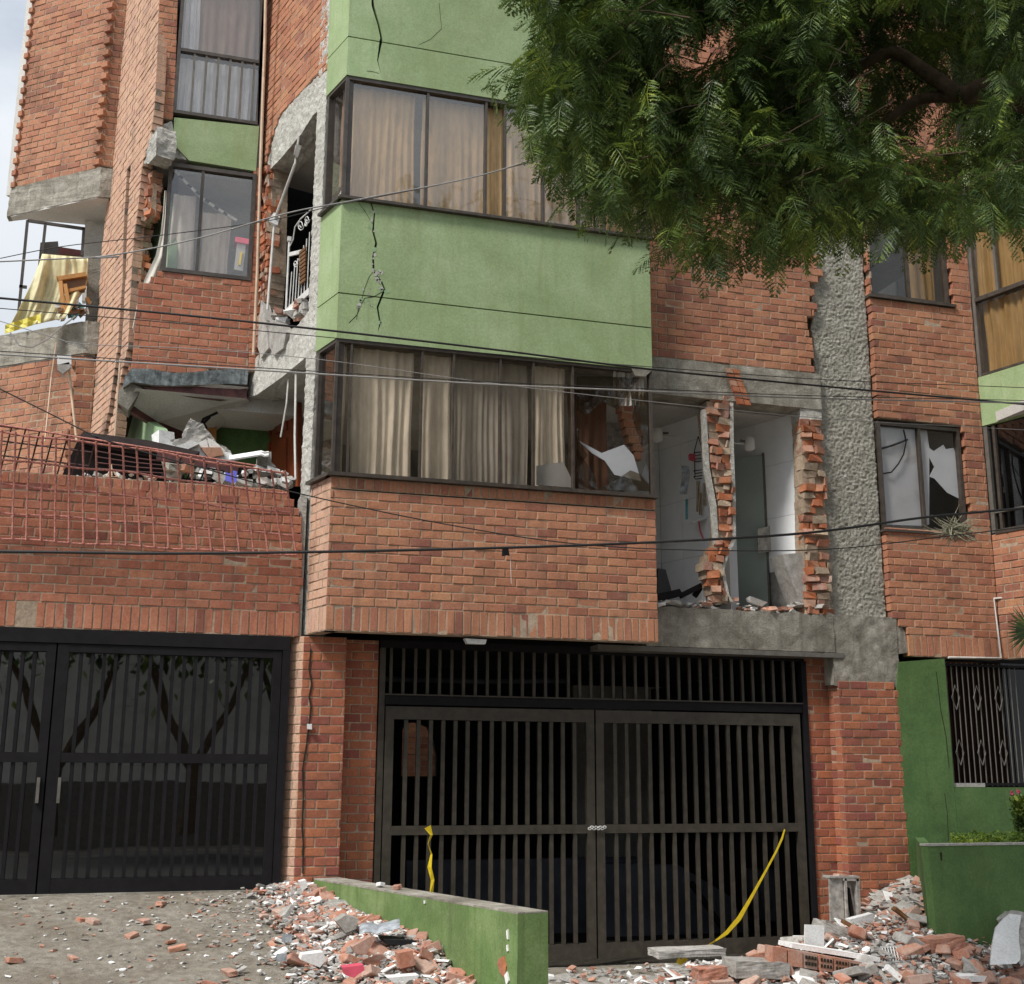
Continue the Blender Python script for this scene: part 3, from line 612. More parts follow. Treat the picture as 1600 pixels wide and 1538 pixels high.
# plank of brick hanging on the beam
pk=thing('loose_brick_strip','orange strip of bricks hanging aslant across the upper beam','bricks',tuple(PB.w(5.4,5.3,.03)))
q=PB.px([(1133,575),(1153,578),(1170,630),(1153,632)],.03)
(a0,b0),(a1,b1_),(a2,b2_),(a3,b3)=q
for k in range(6):
    for s0,s1 in ((0,.47),(.53,1)):
        t0,t1=k/6+.01,(k+1)/6-.01
        def bl(s,t): return (a0+(a1-a0)*s+(a3-a0)*t,b0+(b1_-b0)*s+(b3-b0)*t)
        MB().prism(PB,[bl(s0,t0),bl(s1,t0),bl(s1,t1),bl(s0,t1)],.045+random.uniform(0,.006),.012).build('brick','brick_broken',pk)
# column
col=thing('concrete_column','wide pebbly concrete column stripped of its brick between the open rooms and the right wall','column',(6.6,YB,2.46))
rough(PB,6.30,6.95,3.13,10.6,-.06,.4,.010,.0105,'concrete_rough','column_shaft',col,freq=38,edge=.02)
roughbar(PB,6.30,7.02,2.46,3.14,.4,.010,.025,'concrete','column_foot',col,freq=12,off=-.01)
MB().bar(PB,6.31,7.01,2.47,3.13,-.035,-.4).build('column_core','concrete',col)
MB().prism(PB,[(7.0,2.78),(7.14,2.80),(7.12,3.0),(7.05,3.12),(6.98,3.12)],-.02,-.3).build('broken_haunch','concrete',col)
# brick wall above beam, right of green bay
pol=[(4.375,5.58),(6.26,5.58),(6.28,6.1),(6.33,6.35),(6.30,6.55),(6.42,6.62),(6.40,6.8),(6.33,6.95),(6.28,7.1),(6.28,10.6),(4.375,10.6)]
brick_wall('brick_wall','orange brick wall right of the green bay, its right edge broken away from the column',PB,[pol],rag=(0,.09),depth=.16,limit=300)
# torn brick edge left of column in the open rooms
torn('torn_brick_edge','ragged orange broken brick edge left of the wide column',PB,PB.px([(1252,655),(1285,655),(1290,760),(1296,860),(1302,960),(1262,960),(1258,860),(1256,740)]))
MB().prism(PB,PB.px([(1250,618),(1284,622),(1285,656),(1252,655)]),-.01,-.2).build('jamb_cap','concrete_pale',b2)
# partition between rooms
pr=torn('brick_partition','broken brick partition end between the two open white rooms',PB,PB.px([(1103,640),(1112,618),(1141,612),(1142,700),(1146,780),(1146,840),(1139,858),(1128,890),(1136,930),(1142,941),(1118,941),(1110,910),(1100,885),(1112,860),(1124,845),(1122,780),(1112,730),(1108,690)]))
pu0=mx_(1108,700,PB); pu1=mx_(1141,700,PB)
for q,mn in (([(1141,612),(1146,612),(1147,700),(1150,780),(1150,845),(1141,862),(1132,890),(1140,930),(1147,941),(1142,941),(1135,925),(1127,890),(1138,858),(1145,840),(1145,780),(1141,700)],'plaster_white'),([(1098,640),(1104,640),(1109,730),(1120,790),(1123,845),(1118,850),(1113,790),(1103,735)],'plaster_white')):
    MB().prism(PB,PB.px(q),-.004,-.06).build('plaster_skin','concrete_pale',pr)
# rooms behind: left room
rm=thing('open_room','left open room with white tiled walls and a white washstand pipe','room',(4.9,YB+.5,3.1))
def wallq(a,b,z0,z1,th,mat,name,par):
    a=V(*a);b=V(*b); pl=Plane(a,b-a); n=float(np.linalg.norm(b-a)); return MB().bar(pl,0,n,z0,z1,0,-th).build(name,mat,par)
def tiles(a,b,z0,z1,par,mat,tw=.33,th=.60,gap=.004):
    a=V(*a);b=V(*b); pl=Plane(a,b-a); n=float(np.linalg.norm(b-a)); u=0
    MB().bar(pl,0,n,z0,z1,-.006,-.1).build('tile_backing','tile_gray',par)
    while u<n-.01:
        z=z0
        while z<z1-.01:
            MB().bar(pl,u+gap/2,min(u+tw,n)-gap/2,z+gap/2,min(z+th,z1)-gap/2,random.uniform(-.001,.001),-.005).build('tile',mat,par); z+=th
        u+=tw
C0=3.15; C1=5.2
# back-left: dark passage, return wall and side wall (receding toward the right back)
tiles((4.62,11.55),(5.02,11.55),C0,C1,rm,'tile_white')
tiles((5.02,11.55),(5.33,10.62),C0,C1,rm,'tile_white')
wallq((4.40,11.5),(4.62,11.5),C0,C1,.1,'wood_gray','door_jamb',rm)
wallq((3.2,12.4),(4.5,12.4),C0,C1,.1,'interior_dark','passage_wall',rm)
rm2=thing('open_room','right open room with gray walls and a frosted shower door','room',(5.8,YB+.5,3.1))
wallq((5.42,11.9),(5.72,11.9),C0,C1,.1,'ceiling_plaster','back_wall',rm2)
wallq((5.42,10.7),(5.42,11.9),C0,C1,.02,'plaster_white','left_wall',rm2)
tiles((5.74,11.6),(6.14,10.62),3.62,C1,rm2,'tile_white',.5,.55)
wallq((5.74,11.65),(6.16,10.62),C0,3.62,.1,'chunk_gray','bare_wall',rm2)
r=thing('shower_door','pale green frosted shower door in the right open room','door',(5.75,11.2,C0))
pl=Plane((5.70,11.35),(.28,-.35)); MB().bar(pl,0,.40,C0,4.85,.0,-.02).build('glass_leaf','door_frosted',r); MB().bar(pl,.40,.42,C0,4.87,.005,-.025).build('edge_profile','frame_gray',r); MB().bar(pl,.05,.08,4.2,4.26,.02,0).build('handle','black_metal',r)
# gaping cracks on right room wall
for q in ([(1166,705),(1172,700),(1168,730),(1160,745),(1168,765),(1176,775),(1180,800),(1178,840),(1175,800),(1164,770),(1158,745)],):
    pw=fp(11.88); MB().prism(pw,pw.px(q),0,-.02).build('wall_crack','sheet_maroon',rm2)
pw=Plane((5.70,11.78),(.4,-.95))
# ceilings near edges
# sink pipes / fixtures
def fixture(name,label,base,items):
    r=thing(name,label,'fixture',base)
    for nm,mat,f in items: f(MB()).build(nm,mat,r,smooth=False)
    return r
def lampholder(x,y,Y,label,left):
    P0=onY(x,y,Y); r=thing('wall_lamp_holder',label,'lamp',tuple(P0))
    MB().tube([P0+V(0,0,-.07),P0+V(0,0,-.05),P0+V(0,0,.05),P0+V(0,0,.07)],[.03,.055,.055,.035],12).build('white_housing','white_enamel',r,smooth=True)
    Q=P0+V(.28 if left else -.22,.02,.0)
    MB().tube([P0,Q],.008,6).build('arm','white_paint_metal',r); MB().tube([P0+V(0,0,.02),P0+V(.12 if left else -.1,0,.03)],.012,6).build('clamp','frame_gray',r)
lampholder(1027,680,10.95,'white round fitting on an arm in the left open room',True)
lampholder(1171,694,10.9,'white round fitting on an arm in the right open room',False)
# shower caddy
r=thing('shower_caddy','wire shower caddy with hanging cloths on the tiled wall of the left open room','caddy',tuple(onY(1093,780,11.0)))
q=lambda x,y,Y=10.95: onY(x,y,Y)
MB().tube([q(1091,682),q(1085,705),q(1086,745)],.005,5).build('wire','black_metal',r); MB().tube([q(1091,682),q(1098,705),q(1102,745)],.005,5).build('wire','black_metal',r)
for y in (708,718,736,745): MB().tube([q(1084,y),q(1099,y-2),q(1102,y+2),q(1087,y+4),q(1084,y)],.005,5).build('basket_ring','black_metal',r)
MB().chunk(tuple(q(1081,715)),(.06,.05,.08),Matrix.Identity(3),.2).build('pink_sponge','plastic_pink',r)
o=MB().grid([[q(1064+3*j+2*math.sin(i),728+i*9,10.9+.02*math.sin(i*2+j)) for j in range(5)] for i in range(6)]).build('blue_gray_cloth','bag_gray',None); tag(o,'blue gray cloth hanging left of the shower caddy','cloth')
MB().grid([[q(1071+2*j,780+i*8,10.92+.02*math.sin(i+j)) for j in range(3)] for i in range(5)]).build('teal_cloth','plastic_teal',r)
for x0,x1,y0,y1 in ((1088,1094,752,800),(1098,1106,755,790),(1092,1097,770,805)):
    MB().grid([[q(x0+(x1-x0)*j/3,y0+(y1-y0)*i/5,10.9+.015*math.sin(j*3+i)) for j in range(4)] for i in range(6)]).build('hanging_towel','towel_cream',r)
MB().beam(q(1078,818),q(1108,808),.12,.02).build('soap_shelf','white_enamel',r); MB().chunk(tuple(q(1106,803)),(.08,.06,.07),Matrix.Identity(3),.1).build('cup','white_enamel',r)
MB().tube([q(1092,815),q(1094,830),q(1100,845),q(1110,858)],.008,5).build('hose','plastic_pink',r)
o=thing('grab_bar','small dark bar on the back wall of the right open room','bar',tuple(q(1158,788,11.5))); MB().tube([q(1148,792,11.6),q(1166,788,11.6)],.012,6).build('bar','black_metal',o); MB().chunk(tuple(q(1168,786,11.6)),(.03,.03,.06),Matrix.Identity(3)).build('bracket','black_metal',o)
o=thing('recessed_niche','square gray niche low in the shower door wall of the right open room','niche',tuple(q(1195,840,10.95)))
MB().prism(fp(11.0),fp(11.0).px([(1184,826),(1206,822),(1206,862),(1185,864)]),0,-.02).build('niche_back','wood_gray',o)
MB().prism(fp(11.5),fp(11.5).px([(1142,850),(1166,848),(1166,862),(1142,864)]),0,-.02).build('niche_back','black_metal',o)
# toppled tv and frames
r=thing('toppled_television','black television lying tilted on the rubble of the left open room','television',tuple(q(1040,915,10.75)))
pt_=fp(10.72); MB().prism(pt_,pt_.px([(1028,888),(1040,890),(1050,926),(1028,930)]),0,-.04).build('screen','tv_black',r); MB().prism(fp(10.6),fp(10.6).px([(1028,928),(1062,920),(1068,930),(1030,940)]),0,-.2).build('casing','black_metal',r)
o=thing('picture_frame','dark frame fallen beside the television','frame',tuple(q(1085,920,10.7))); MB().beam(q(1062,932,10.65),q(1096,915,10.65),.03,.05).build('frame_rail','black_metal',o); MB().beam(q(1085,932,10.68),q(1097,914,10.68),.03,.05).build('frame_rail','black_metal',o)
# cracks on white wall
for pts,Y in (([(1042,866),(1055,875),(1064,885),(1064,895)],11.53),([(1050,800),(1054,806)],11.53)): hair(rm,fp(Y),pts,.012,'wall_crack')
r=thing('floor_rubble','crushed brick and plaster lying on the floor edge of the two open rooms','rubble',(5.3,YB,3.14))
for k in range(110):
    u=random.uniform(4.42,6.25); s=random.uniform(.02,.10); z=3.15+random.uniform(0,.05)+(.05 if abs(u-5.25)<.15 or u>5.9 else 0)
    MB().chunk((u,YB+random.uniform(.03,.35),z),(s*1.6,s,s*.45),Matrix.Rotation(random.uniform(0,3),3,'Z')@Matrix.Rotation(random.uniform(-.4,.4),3,'X'),.3).build('fragment',random.choice(['brick_chunk','chunk_gray','chunk_gray','chunk_white','brick_chunk']),r)
o=MB(); o.chunk(tuple(PB.w(*PB.uz(1187,938),-.1)),(.22,.14,.06),Matrix.Rotation(.3,3,'Y'),.3); o.build('plastic_bag','chunk_white',None,label='crumpled white cloth on the floor edge of the right open room',cat='cloth')
MB().prism(PB,PB.px([(1226,865),(1240,905),(1252,935),(1256,945),(1262,945),(1262,862)]),-.05,-.3).build('plaster_wedge','chunk_gray',r)

# ================================================================== RIGHT WALL W
Zs=2.765
holeL=[(6.96,4.02),(7.95,4.02),(7.95,5.16),(6.96,5.16)]; holeU=[(6.98,6.50),(7.96,6.50),(7.96,7.75),(6.98,7.75)]
outer=[(7.16,Zs),(8.20,Zs),(8.20,10.6),(6.955,10.6),(6.955,3.14),(7.10,3.05)]
brick_wall('brick_wall','shaded brick wall around the two windows right of the wide column',PB,[outer,holeL,holeU],mat='brick_red',rag=(.02,0),soldier=Zs,depth=.16,limit=300)
window('window','lower window of the right wall with one pane and one broken pane',PB,6.965,7.945,4.03,5.15,[7.46],gl='glass_clear',fw=.035,off=-.05,skip=(1,))
r=thing('broken_pane','jagged glass with painted pale reflection left in the right half of the lower right window','glass',(7.7,YB,4.1))
pb=fp(YB+.085)
MB().prism(pb,pb.px([(1436,668),(1448,672),(1452,700),(1459,705),(1474,695),(1478,702),(1490,700),(1500,730),(1500,780),(1480,770),(1460,748),(1452,745),(1460,730),(1452,715),(1452,820),(1441,822)]),0,-.005).build('reflection_painted_glass','tile_gray',r)  # opaque pale gray paints the reflection on the broken glass
MB().prism(PB,PB.px([(1372,668),(1434,672),(1443,822),(1385,820)],-.09),-.09,-.10).build('painted_pane_reflection','tile_gray',r)  # pale sheet behind the left pane paints its whitish reflection
rg=fp(YB-.03+.12)
MB().tube([onY(x,y,YB+.06) for x,y in ((1412,672),(1416,690),(1412,710),(1404,725),(1393,738),(1380,740))],.008,5).build('hanging_cord','black_metal',r)
MB().tube([onY(x,y,YB+.07) for x,y in ((1374,702),(1395,696),(1418,687))],.012,5).build('hanging_rod','black_metal',r)
window('window','upper window of the right wall, half hidden by drooping leaves',PB,6.985,7.955,6.51,7.74,[7.47],gl='glass_clear',fw=.035,off=-.05)
curtain('ochre curtain in the right half of the upper right window',PB,7.55,7.9,6.55,7.7,-.2,'curtain_ochre',.08)
MB().box(6.94,7.99,YB-.03,YB+.08,6.478,6.508).build('window_sill','frame_bronze',None,label='thin dark sill under the upper right window',cat='sill')
MB().box(6.94,7.99,YB-.02,YB+.08,3.995,4.02).build('window_sill','frame_bronze',None,label='thin dark sill under the lower right window',cat='sill')
# crack gap along the column and lintel crack
g_=thing('wall_crack','long dark gap between the wide column and the right brick wall','crack',(6.95,YB,4))
zz=3.2; pts=[]
MBc=MB()
MBc.bar(PB,6.90,6.975,3.15,10.5,-.075,-.2); MBc.build('gap','crack_dark',g_)
# dry plant
r=thing('dry_air_plant','tuft of dry gray twigs caught on the cable by the lower right window','plant',tuple(onY(1495,825,9.9)))
mb=MB()
c0=onY(1495,826,9.95)
for k in range(110):
    a=random.uniform(0,2*PI); el=random.uniform(-1,1); l=random.uniform(.10,.24); d=V(math.cos(a)*1.3,math.sin(a)*.6,el*.8); d/=np.linalg.norm(d)
    s=c0+V(random.uniform(-.1,.1),0,random.uniform(-.05,.05)); k1=s+d*l*.6+V(0,0,-.02); mb.tube([s,k1,s+d*l+V(random.uniform(-.04,.04),0,random.uniform(-.06,.05))],[.005,.004,.002],4)
mb.build('twigs','plant_dry',r,kind='stuff')
# lower right green wall
gw=thing('green_wall','dark green roughcast wall with a barred window behind the rubble heap','wall',(7.5,YB,0))
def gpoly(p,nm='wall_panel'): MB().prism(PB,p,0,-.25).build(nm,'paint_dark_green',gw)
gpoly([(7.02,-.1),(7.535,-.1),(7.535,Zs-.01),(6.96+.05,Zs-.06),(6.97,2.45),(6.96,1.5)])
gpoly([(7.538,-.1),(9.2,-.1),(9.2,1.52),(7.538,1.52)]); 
hair(gw,PB,[(1463,1050),(1470,1110),(1478,1150),(1483,1200)],.008)
hair(gw,PB,[(1476,1240),(1480,1270),(1482,1315)],.005)
MB().box(7.54,9.2,YB+.9,YB+1.0,-.1,Zs).build('inner_wall','interior_dark',gw)
gi=thing('window_grille','black ornamental iron window grille in the dark green wall','grille',(7.6,YB,1.52))
for k in range(14):
    u=7.58+k*.062
    MB().tube([PB.w(u,1.53,-.06),PB.w(u,2.72,-.06)],.006,5).build('vertical_bar','frame_gray',gi)
for k in range(3):
    u=7.66+k*.25
    for z in (1.85,2.38):
        MB().tube([PB.w(u,z-.12,-.045),PB.w(u-.045,z,-.045),PB.w(u,z+.12,-.045),PB.w(u+.045,z,-.045),PB.w(u,z-.12,-.045)],.005,5,False).build('diamond','frame_gray',gi)
for z in (1.55,2.70): MB().beam(PB.w(7.54,z,-.06),PB.w(8.6,z,-.06),.02,.025).build('rail','black_metal',gi)
# wall window glass
MB().bar(PB,7.54,8.9,1.53,2.74,-.12,-.126).build('window_pane','glass_black',gw)
MB().box(7.545,7.9,YB+.02,YB+.11,1.523,1.56).build('rubble_on_sill','chunk_gray',gw)
# conduit
MB().tube([PB.w(*PB.uz(1600,932),.03)+V(.2,-.5,0),PH.w(*PH.uz(1556,936),.03),PB.w(*PB.uz(1560,1029),.04),PB.w(*PB.uz(1478,1028),.04)],.012,6).build('conduit','pipe_white',None,label='cream conduit bending around the corner under the right wall',cat='pipe')
# right pier and recess pier
pz=-.05
brick_wall('brick_pier','wide brick pier under the concrete column, right of the right gate',PB,[[(6.335,pz),(6.985,pz),(6.985,2.44),(6.93,2.48),(6.84,2.52),(6.335,2.52)]],mat='brick_pier',mortar='mortar',rag=(0,.0),depth=.1,limit=300,z0=0)
brick_wall('brick_return','left side of the wide brick pier right of the right gate',Plane((6.337,YG-.012),(0,-1)),[[(0,pz),(.20,pz),(.20,2.52),(0,2.52)]],mat='brick_pier',depth=.1,limit=80,z0=0)
brick_wall('brick_pier','narrow recessed brick pier touching the right jamb of the right gate',Plane((0,YG-.01),(1,0)),[[(6.10,pz),(6.49,pz),(6.49,2.76),(6.10,2.76)]],mat='brick_pier',rag=(0,0),depth=.15,limit=200,z0=0)
# left piers
lp=brick_wall('brick_pier','cracked brick pier with a rounded corner between the two gates',Plane((0,YD-.03),(1,0)),[[(1.27,.45),(1.635,.45),(1.635,2.76),(1.27,2.76)]],mat='brick_pier',depth=.15,limit=150,z0=.5)
plc=Plane((1.17,YD+.09),(.10,-.12)); brick_wall('',None,plc,[[(0,.45),(.155,.45),(.155,2.76),(0,2.76)]],mat='brick_lit_pale',parent=lp,depth=.1,limit=60,z0=.5)
brick_wall('brick_pier','recessed brick pier touching the left jamb of the right gate',Plane((0,YG+.02),(1,0)),[[(1.60,-.05),(1.945,-.05),(1.945,2.76),(1.60,2.76)]],mat='brick_pier',depth=.15,limit=150,z0=0)
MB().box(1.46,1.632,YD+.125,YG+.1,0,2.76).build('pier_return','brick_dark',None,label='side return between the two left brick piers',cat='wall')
# long vertical crack in pier
q=Plane((0,YD-.036),(1,0)); hair(lp,q,[(486,1015),(483,1045),(487,1070),(483,1090),(486,1105),(482,1140),(479,1165),(473,1200),(474,1250),(472,1290),(474,1320),(473,1365)],.014,'crack',.004)
o=MB().chunk(tuple(q.w(*q.uz(483,1136),.02)),(.045,.03,.05),Matrix.Identity(3),.15).build('doorbell','white_enamel',lp)

# ================================================================== RIGHT HAND BAY H
hb=thing('right_bay','corner bay at the right edge with a green band and bronze windows','bay',(8.2,YB,2.7))
MB().bar(PH,.004,1.6,5.19,5.72,0,-.2).build('green_band','paint_light_green',hb)
MB().bar(PH,.004,1.6,7.9,8.5,0,-.2).build('green_band','paint_light_green',hb)
MB().bar(PH,.005,.05,4.05,5.188,-.01,-.08).build('frame','frame_gray',hb); MB().bar(PH,.1,.13,4.08,5.18,-.02,-.08).build('frame','frame_bronze',hb)
MB().bar(PH,.052,1.6,4.03,4.075,.01,-.08).build('sill','frame_bronze',hb); MB().bar(PH,.052,1.6,4.25,4.27,-.015,-.05).build('rail','frame_gray',hb)
MB().bar(PH,.052,1.6,4.08,5.186,-.05,-.056).build('pane','glass_dark',hb)
MB().bar(PH,.005,.04,5.725,7.89,-.01,-.07).build('frame','frame_gray',hb); MB().bar(PH,.042,1.6,6.555,6.60,.0,-.07).build('rail','frame_bronze',hb); MB().bar(PH,.042,1.6,5.725,5.75,.0,-.07).build('rail','frame_bronze',hb)
MB().bar(PH,.042,1.6,5.755,6.553,-.03,-.036).build('pane','glass_clear',hb); MB().bar(PH,.042,1.6,6.602,7.885,-.03,-.036).build('pane','glass_clear',hb)
MB().bar(PH,.3,.33,6.602,7.885,-.01,-.06).build('mullion','frame_gray',hb)
curtain('dark gold curtain below the rail of the right hand bay window',PH,.06,1.5,5.76,6.55,-.10,'curtain_ochre',.08,.03)
curtain('gold curtain above the rail of the right hand bay window',PH,.06,1.5,6.61,7.88,-.10,'curtain_ochre',.09,.03)
MB().bar(PH,.01,1.6,4.03,8.4,-.6,-.62).build('inner_wall','interior_dark',hb)
MB().box(8.25,8.9,9.0,11,5.2,5.3).build('inner_ceiling','ceiling_plaster',hb)
brick_wall('brick_wall','shaded brick parapet of the corner bay at the right edge',PH,[[(.004,Zs),(1.6,Zs),(1.6,4.03),(.004,4.03)]],mat='brick_red',soldier=Zs,depth=.15,limit=250)

# ================================================================== RIGHT GATE
gt=thing('garage_gate','wide double leaf brown steel bar gate with a barred transom, under the brick bay','gate',(4,YG,0))
G0,G1=1.955,6.085; TR=2.24
MB().bar(PG,G0,G0+.05,0,2.70,.0,-.06).build('jamb','brown_metal',gt); MB().bar(PG,G1-.03,G1+.02,0,2.70,.03,-.06).build('jamb','black_metal',gt)
MB().bar(PG,G0,G1,2.70,2.765,.02,-.06).build('head_rail','black_metal',gt)
MB().bar(PG,G0+.05,G1-.03,TR-.03,TR+.05,.015,-.05).build('transom_rail','black_metal',gt); MB().bar(PG,G0+.05,G1-.03,TR+.05,TR+.062,.03,-.03).build('transom_lip','brown_metal',gt)
n=37
for k in range(n):
    u=G0+.10+(G1-G0-.2)*k/(n-1); MB().bar(PG,u-.013,u+.013,TR+.064,2.699,.0,-.03).build('transom_bar','brown_metal',gt)
uc=mx_(931,1300,PG)
def gleaf(u0,u1,nb,dy,lab,z0=.06,z1=2.195,bottom=.13):
    p=Plane((0,YG+dy),(1,0)); e=.075
    mb=MB(); mb.bar(p,u0,u0+e,z0,z1,.01,-.04); mb.bar(p,u1-e,u1,z0,z1,.01,-.04); mb.bar(p,u0+e,u1-e,z1-.11,z1,.01,-.04); mb.bar(p,u0+e,u1-e,z0,z0+bottom,.01,-.04); mb.bar(p,u0+e,u1-e,1.115,1.19,.012,-.04)
    fr=mb.build('leaf_frame','brown_metal',gt,label=lab)
    for k in range(nb):
        u=u0+e+(u1-u0-2*e)*(k+1)/(nb+1)
        MB().bar(p,u-.017,u+.017,1.192,z1-.112,.0,-.03).build('bar','brown_metal',fr); MB().bar(p,u-.017,u+.017,z0+bottom+.002,1.113,.0,-.03).build('bar','brown_metal',fr)
    return fr
gleaf(G0+.06,uc-.008,15,0,'left gate leaf'); gleaf(uc+.008,G1-.06,16,0,'right gate leaf')
ch=thing('chain','short silver chain wrapped round the middle of the right gate','chain',tuple(PG.w(uc,1.15,.03)))
for k in range(8):
    cx=uc-.07+k*.02; 
    pts=[PG.w(cx+.016*math.cos(a),1.16+(.008 if k%2 else -.004)+.010*math.sin(a),.035+.006*math.sin(a*2+k)) for a in np.linspace(0,2*PI,9)]
    MB().tube(pts,.004,5,False).build('link','white_paint_metal',ch)
# garage interior
gi=thing('garage_interior','dark garage space behind the right gate with a small arched opening at its back','garage',(4,13,0))
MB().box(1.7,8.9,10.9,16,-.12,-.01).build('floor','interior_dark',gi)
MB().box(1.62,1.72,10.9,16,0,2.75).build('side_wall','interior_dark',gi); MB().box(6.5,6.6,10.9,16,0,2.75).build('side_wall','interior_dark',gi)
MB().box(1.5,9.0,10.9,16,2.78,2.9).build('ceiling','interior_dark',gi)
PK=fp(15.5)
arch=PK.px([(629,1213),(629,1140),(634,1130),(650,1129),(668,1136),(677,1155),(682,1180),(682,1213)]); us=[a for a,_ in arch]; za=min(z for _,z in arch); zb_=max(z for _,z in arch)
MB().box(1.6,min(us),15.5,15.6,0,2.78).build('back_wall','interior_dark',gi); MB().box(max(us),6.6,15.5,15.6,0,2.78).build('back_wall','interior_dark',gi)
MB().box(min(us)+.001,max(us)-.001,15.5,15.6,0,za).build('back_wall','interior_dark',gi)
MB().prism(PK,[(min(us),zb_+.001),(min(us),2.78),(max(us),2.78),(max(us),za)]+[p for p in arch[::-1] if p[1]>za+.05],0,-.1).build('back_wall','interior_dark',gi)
brick_wall('brick_wall','sunlit orange brick wall glimpsed through the arched opening at the back of the garage',fp(16.9),[[(2.2,.3),(4.6,.3),(4.6,3.6),(2.2,3.6)]],mat='brick_red',depth=.15,limit=250)
for q,mn in (([(635,1345),(1000,1340),(1000,1500),(635,1420)],'interior_blue'),([(944,1350),(1060,1352),(1140,1400),(1200,1500),(944,1500)],'interior_blue')):
    p_=fp(12.6+(.4 if q[0][0]<700 else 0)); MB().prism(p_,p_.px(q),0,-.15).build('ramp_wall','interior_blue',gi)
MB().prism(fp(12.2),fp(12.2).px([(1180,1360),(1238,1358),(1245,1440),(1200,1440)]),0,-.3).build('stored_box','interior_blue',gi)
for a,b in (((1080,1380),(1150,1480)),((1150,1400),(1190,1470)),((1190,1385),(1250,1385)),((1180,1450),(1245,1450))):
    MB().beam(onY(*a,12.4),onY(*b,12.4),.05,.05).build('strut','dark_void',gi)
MB().tube([onY(560,1060,13.2),onY(760,1065,13.2),onY(890,1064,13.2)],.03,6).build('ceiling_pipe','interior_blue',gi)
# yellow tapes
def ribbon(pts,w,name,label,twist=0,mat='tape_yellow'):
    R=[]; n=len(pts)
    for i,p in enumerate(pts):
        d=pts[min(i+1,n-1)]-pts[max(i-1,0)]; d=d/np.linalg.norm(d); s=np.cross(d,V(0,1,0)); s/=np.linalg.norm(s); a=twist*i
        s=s*math.cos(a)+V(0,1,0)*math.sin(a); ww=w[i] if hasattr(w,'__len__') else w; R.append([p-s*ww/2,p+s*ww/2])
    o=MB().grid(R).build(name,mat,None,solid=.002); tag(o,label,'tape'); return o
TY=10.55
ribbon([onY(x,y,TY) for x,y in ((1226,1296),(1222,1310),(1213,1330),(1197,1360),(1175,1400),(1155,1435),(1135,1458),(1118,1470))]+[onY(1105,1478,10.3),onY(1085,1484,10.0),onY(1068,1490,9.8)],[.012,.02,.018,.02,.028,.042,.034,.012,.01,.015,.02],'warning_tape','yellow tape stretched from the right leaf of the gate down to the rubble')
ribbon([onY(x,y,TY-.05) for x,y in ((668,1292),(674,1305),(669,1318),(674,1335),(671,1355),(676,1375),(674,1398))],[.06,.03,.05,.03,.04,.03,.04],'warning_tape','twisted yellow tape hanging from the left leaf of the gate',.6)
ribbon([onY(1066,1488,9.8),onY(1072,1496,9.7),onY(1064,1504,9.65),onY(1058,1500,9.6)],[.05,.05,.04,.05],'warning_tape','crumpled end of yellow tape lying on the low rubble')

# ================================================================== GARAGE WALL D (left) AND LEFT GATE
poly=[(-3.0,2.755),(1.24,2.755),(1.235,3.75),(1.20,3.80),(1.12,3.96),(.95,4.03),(-3.0,4.03)]
hs=[(*PD.uz(38,960),.05),(*PD.uz(140,772),.0)]
gwall=brick_wall('brick_wall','brick garage wall above the left gate, behind the fallen red grille',PD,[poly],mat='brick_garage_wall',soldier=2.755,top_soldier=4.03,rag=(0,.03),depth=.3,limit=300,holes=hs)
MB().bar(PD,1.2,1.25,2.76,4.0,-.02,-.3).build('plaster_edge','concrete_pale',gwall)
lg=thing('garage_gate','black steel bar gate backed with dark glossy panels, under the left brick wall','gate',(0,YD,.7))
pg=Plane((0,YD+.02),(1,0)); Z0,Z1=.705,2.74
MB().bar(pg,-2.9,1.16,2.64,2.753,.02,-.06).build('head_rail','black_metal',lg)
MB().bar(pg,1.10,1.165,Z0,2.638,.02,-.06).build('jamb','black_metal',lg)
def lleaf(u0,u1,nb,lab,w0=.09,w1=.07):
    mb=MB(); mb.bar(pg,u0,u0+w0,Z0,2.635,.012,-.04); mb.bar(pg,u1-w1,u1,Z0,2.635,.012,-.04); mb.bar(pg,u0+w0,u1-w1,2.57,2.635,.010,-.04); mb.bar(pg,u0+w0,u1-w1,Z0,Z0+.11,.010,-.04); mb.bar(pg,u0+w0,u1-w1,1.70,1.775,.010,-.04)
    f=mb.build('leaf_frame','black_metal',lg,label=lab)
    for k in range(nb):
        u=u0+w0+(u1-u0-w0-w1)*(k+1)/(nb+1)
        for a,b in ((Z0+.112,1.698),(1.777,2.568)): MB().bar(pg,u-.014,u+.014,a,b,.0,-.03).build('bar','black_metal',f)
    MB().bar(pg,u0+w0+.001,u1-w1-.001,Z0+.111,1.699,-.034,-.04).build('dark_panel','glass_gate',f); MB().bar(pg,u0+w0+.001,u1-w1-.001,1.776,2.569,-.034,-.04).build('dark_panel','glass_gate',f)
    return f
sx=mx_(75,1190,PD)
f1=lleaf(sx,1.095,17,'right leaf'); f2=lleaf(sx-1.78,sx-.012,17,'left leaf'); 
for x in (59,92):
    u=mx_(x,1235,PD); MB().bar(pg,u-.012,u+.012,*sorted((PD.uz(x,1215)[1],PD.uz(x,1255)[1])),.035,.012).build('pull_handle','frame_gray',lg)
MB().box(-3,1.15,YD+.14,YD+.2,.6,2.75).build('backing','dark_void',lg)
